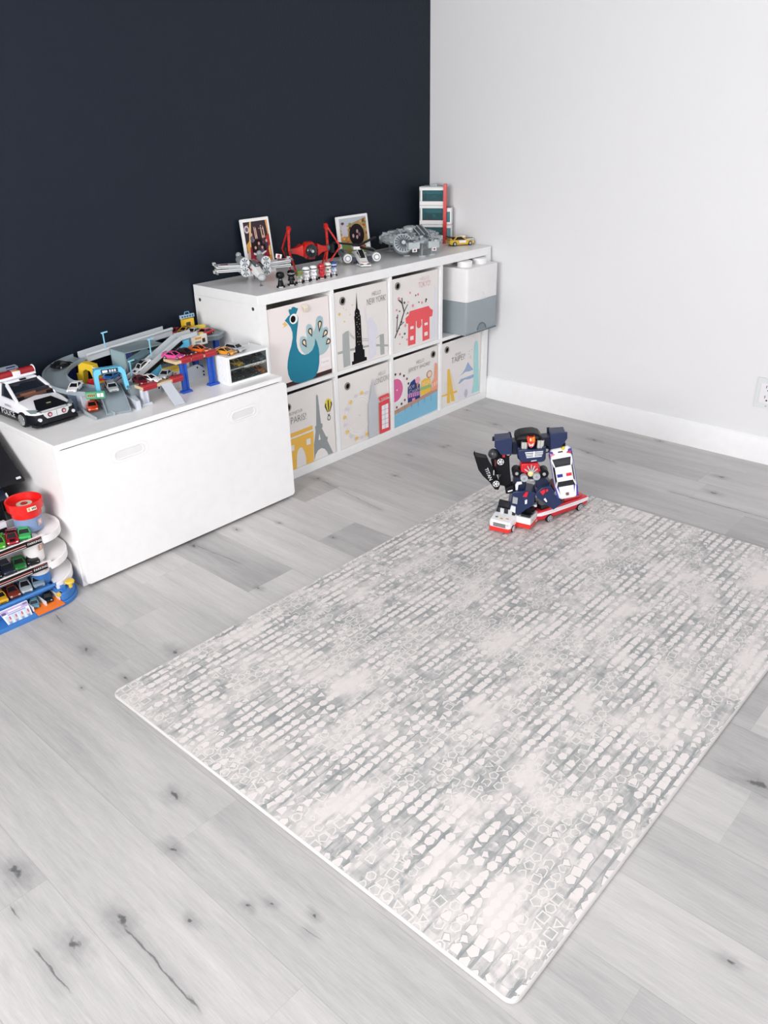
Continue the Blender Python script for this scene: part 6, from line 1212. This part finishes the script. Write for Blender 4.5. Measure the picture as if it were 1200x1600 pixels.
arm2 = b.build('arm', t, bevel=.0015)
b = mbm(M); b.loft([[(x, y, z) for x, z in ((-w-.0008, zb+.2*(zt-zb)), (w+.0008, zb+.2*(zt-zb)), (w*.97+.0008, zb+.8*(zt-zb)), (-w*.97-.0008, zb+.8*(zt-zb)))] for y, w, zb, zt in stn[1:5]], BL)
for s in (-1, 1):
    for y0, y1 in ((-.088, -.045), (.052, .084)): b.loft([[(s*.022, y0, .031), (s*.036, y0, .030), (s*.036, y0, .026)], [(s*.026, y1, .0385), (s*.0388, y1, .034), (s*.039, y1, .03)]], BL)
b.build('blue_side_stripe', arm2)
q = [[(-.034, -.046, .036), (.034, -.046, .036), (.034, .056, .037), (-.034, .056, .037)], [(-.028, -.022, .052), (.028, -.022, .052), (.028, .032, .053), (-.028, .032, .053)]]
b = mbm(M); b.loft(q, P('#22252b', .12)); b.build('windows', arm2)
b = mbm(M); b.loft([[(x*1.02, y, z) for x, y, z in q[1]], [(x*.95, y*.95, .056) for x, y, z in q[1]]], RW); [b.bar(q[0][i], q[1][i], .005, .005, RW) for i in range(4)]; rf = b.build('roof', arm2, bevel=.001)
b = mbm(M); b.bb(-.024, -.006, -.004, .006, .056, .060, P('#28308a', .25)); b.bb(-.006, .006, -.004, .006, .056, .060, P('#d9dce4', .25)); b.bb(.006, .024, -.004, .006, .056, .060, P('#cf2f3c', .25)); b.build('light_bar', rf)
b = mbm(M); b.box((0, -.075, .0355), (.010, .010, .002), P('#6b5a3a', .4)); b.box((0, .078, .0355), (.016, .004, .002), DARK); [b.loft([[(s*.018, .072, .0355), (s*.034, .066, .0345), (s*.034, .082, .031)], [(s*.018, .072, .037), (s*.0345, .066, .0365), (s*.035, .082, .033)]], P('#c22f3f', .25)) for s in (-1, 1)]; b.build('car_badges', arm2)
for s in (-1, 1):
    for y in (-.058, .058): v_ = M @ V(s*.034, y, .008); wheel_on(arm2, v_.x, v_.z, v_.y, .0135, (M.to_3x3() @ V(s, 0, 0)), hub=P('#c9ccd0', .3))
b = MB(); b.box((.078, -.01, .300), (.03, .03, .03), RK); b.cyl((.084, -.04, .302), (.084, -.03, .302), .006, n=10, m=P('#d8c83c', .35)); b.build('arm_joint', t)

# ---------------------------------------------------------------- daylight, camera
sc = bpy.context.scene
w = bpy.data.worlds.new('daylight'); sc.world = w; w.use_nodes = True; bg = w.node_tree.nodes['Background']
bg.inputs[0].default_value = (.86, .93, 1, 1); bg.inputs[1].default_value = 1.0
def area(name, loc, rot, sx, sy, e, col=(1, 1, 1)):
    l = bpy.data.lights.new(name, 'AREA'); l.shape = 'RECTANGLE'; l.size = sx; l.size_y = sy; l.energy = e; l.color = col
    o = bpy.data.objects.new(name, l); COL.objects.link(o); o.location = loc; o.rotation_euler = tuple(R(a) for a in rot); return o
area('window_daylight', (XL-.25, (wy0+wy1)/2, 1.55), (90, 0, -90), 2.2, 1.6, 196, (1, .985, .98))
area('window_daylight', ((fx0+fx1)/2, YF-.3, 1.35), (90, 0, 0), 2.8, 2.0, 62, (1, .985, .98))
cd = bpy.data.cameras.new('camera'); cam = bpy.data.objects.new('camera', cd); COL.objects.link(cam); sc.camera = cam
cam.location = (-3.37402619, -2.73918211, 1.35236922); cam.rotation_euler = Euler((1.11090601, .0213175166, -.837692954), 'XYZ')
cd.sensor_fit = 'VERTICAL'; cd.sensor_height = 24; cd.lens = 24*1258.58865/1600; cd.clip_start = .05
sc.view_settings.view_transform = 'Standard'; sc.view_settings.look = 'None'; sc.view_settings.gamma = 1; sc.view_settings.exposure = -.22; sc.view_settings.use_curve_mapping = False
sc.cycles.use_denoising = True; sc.cycles.max_bounces = 8; sc.cycles.diffuse_bounces = 5; sc.cycles.transparent_max_bounces = 12; sc.cycles.caustics_reflective = False; sc.cycles.caustics_refractive = False
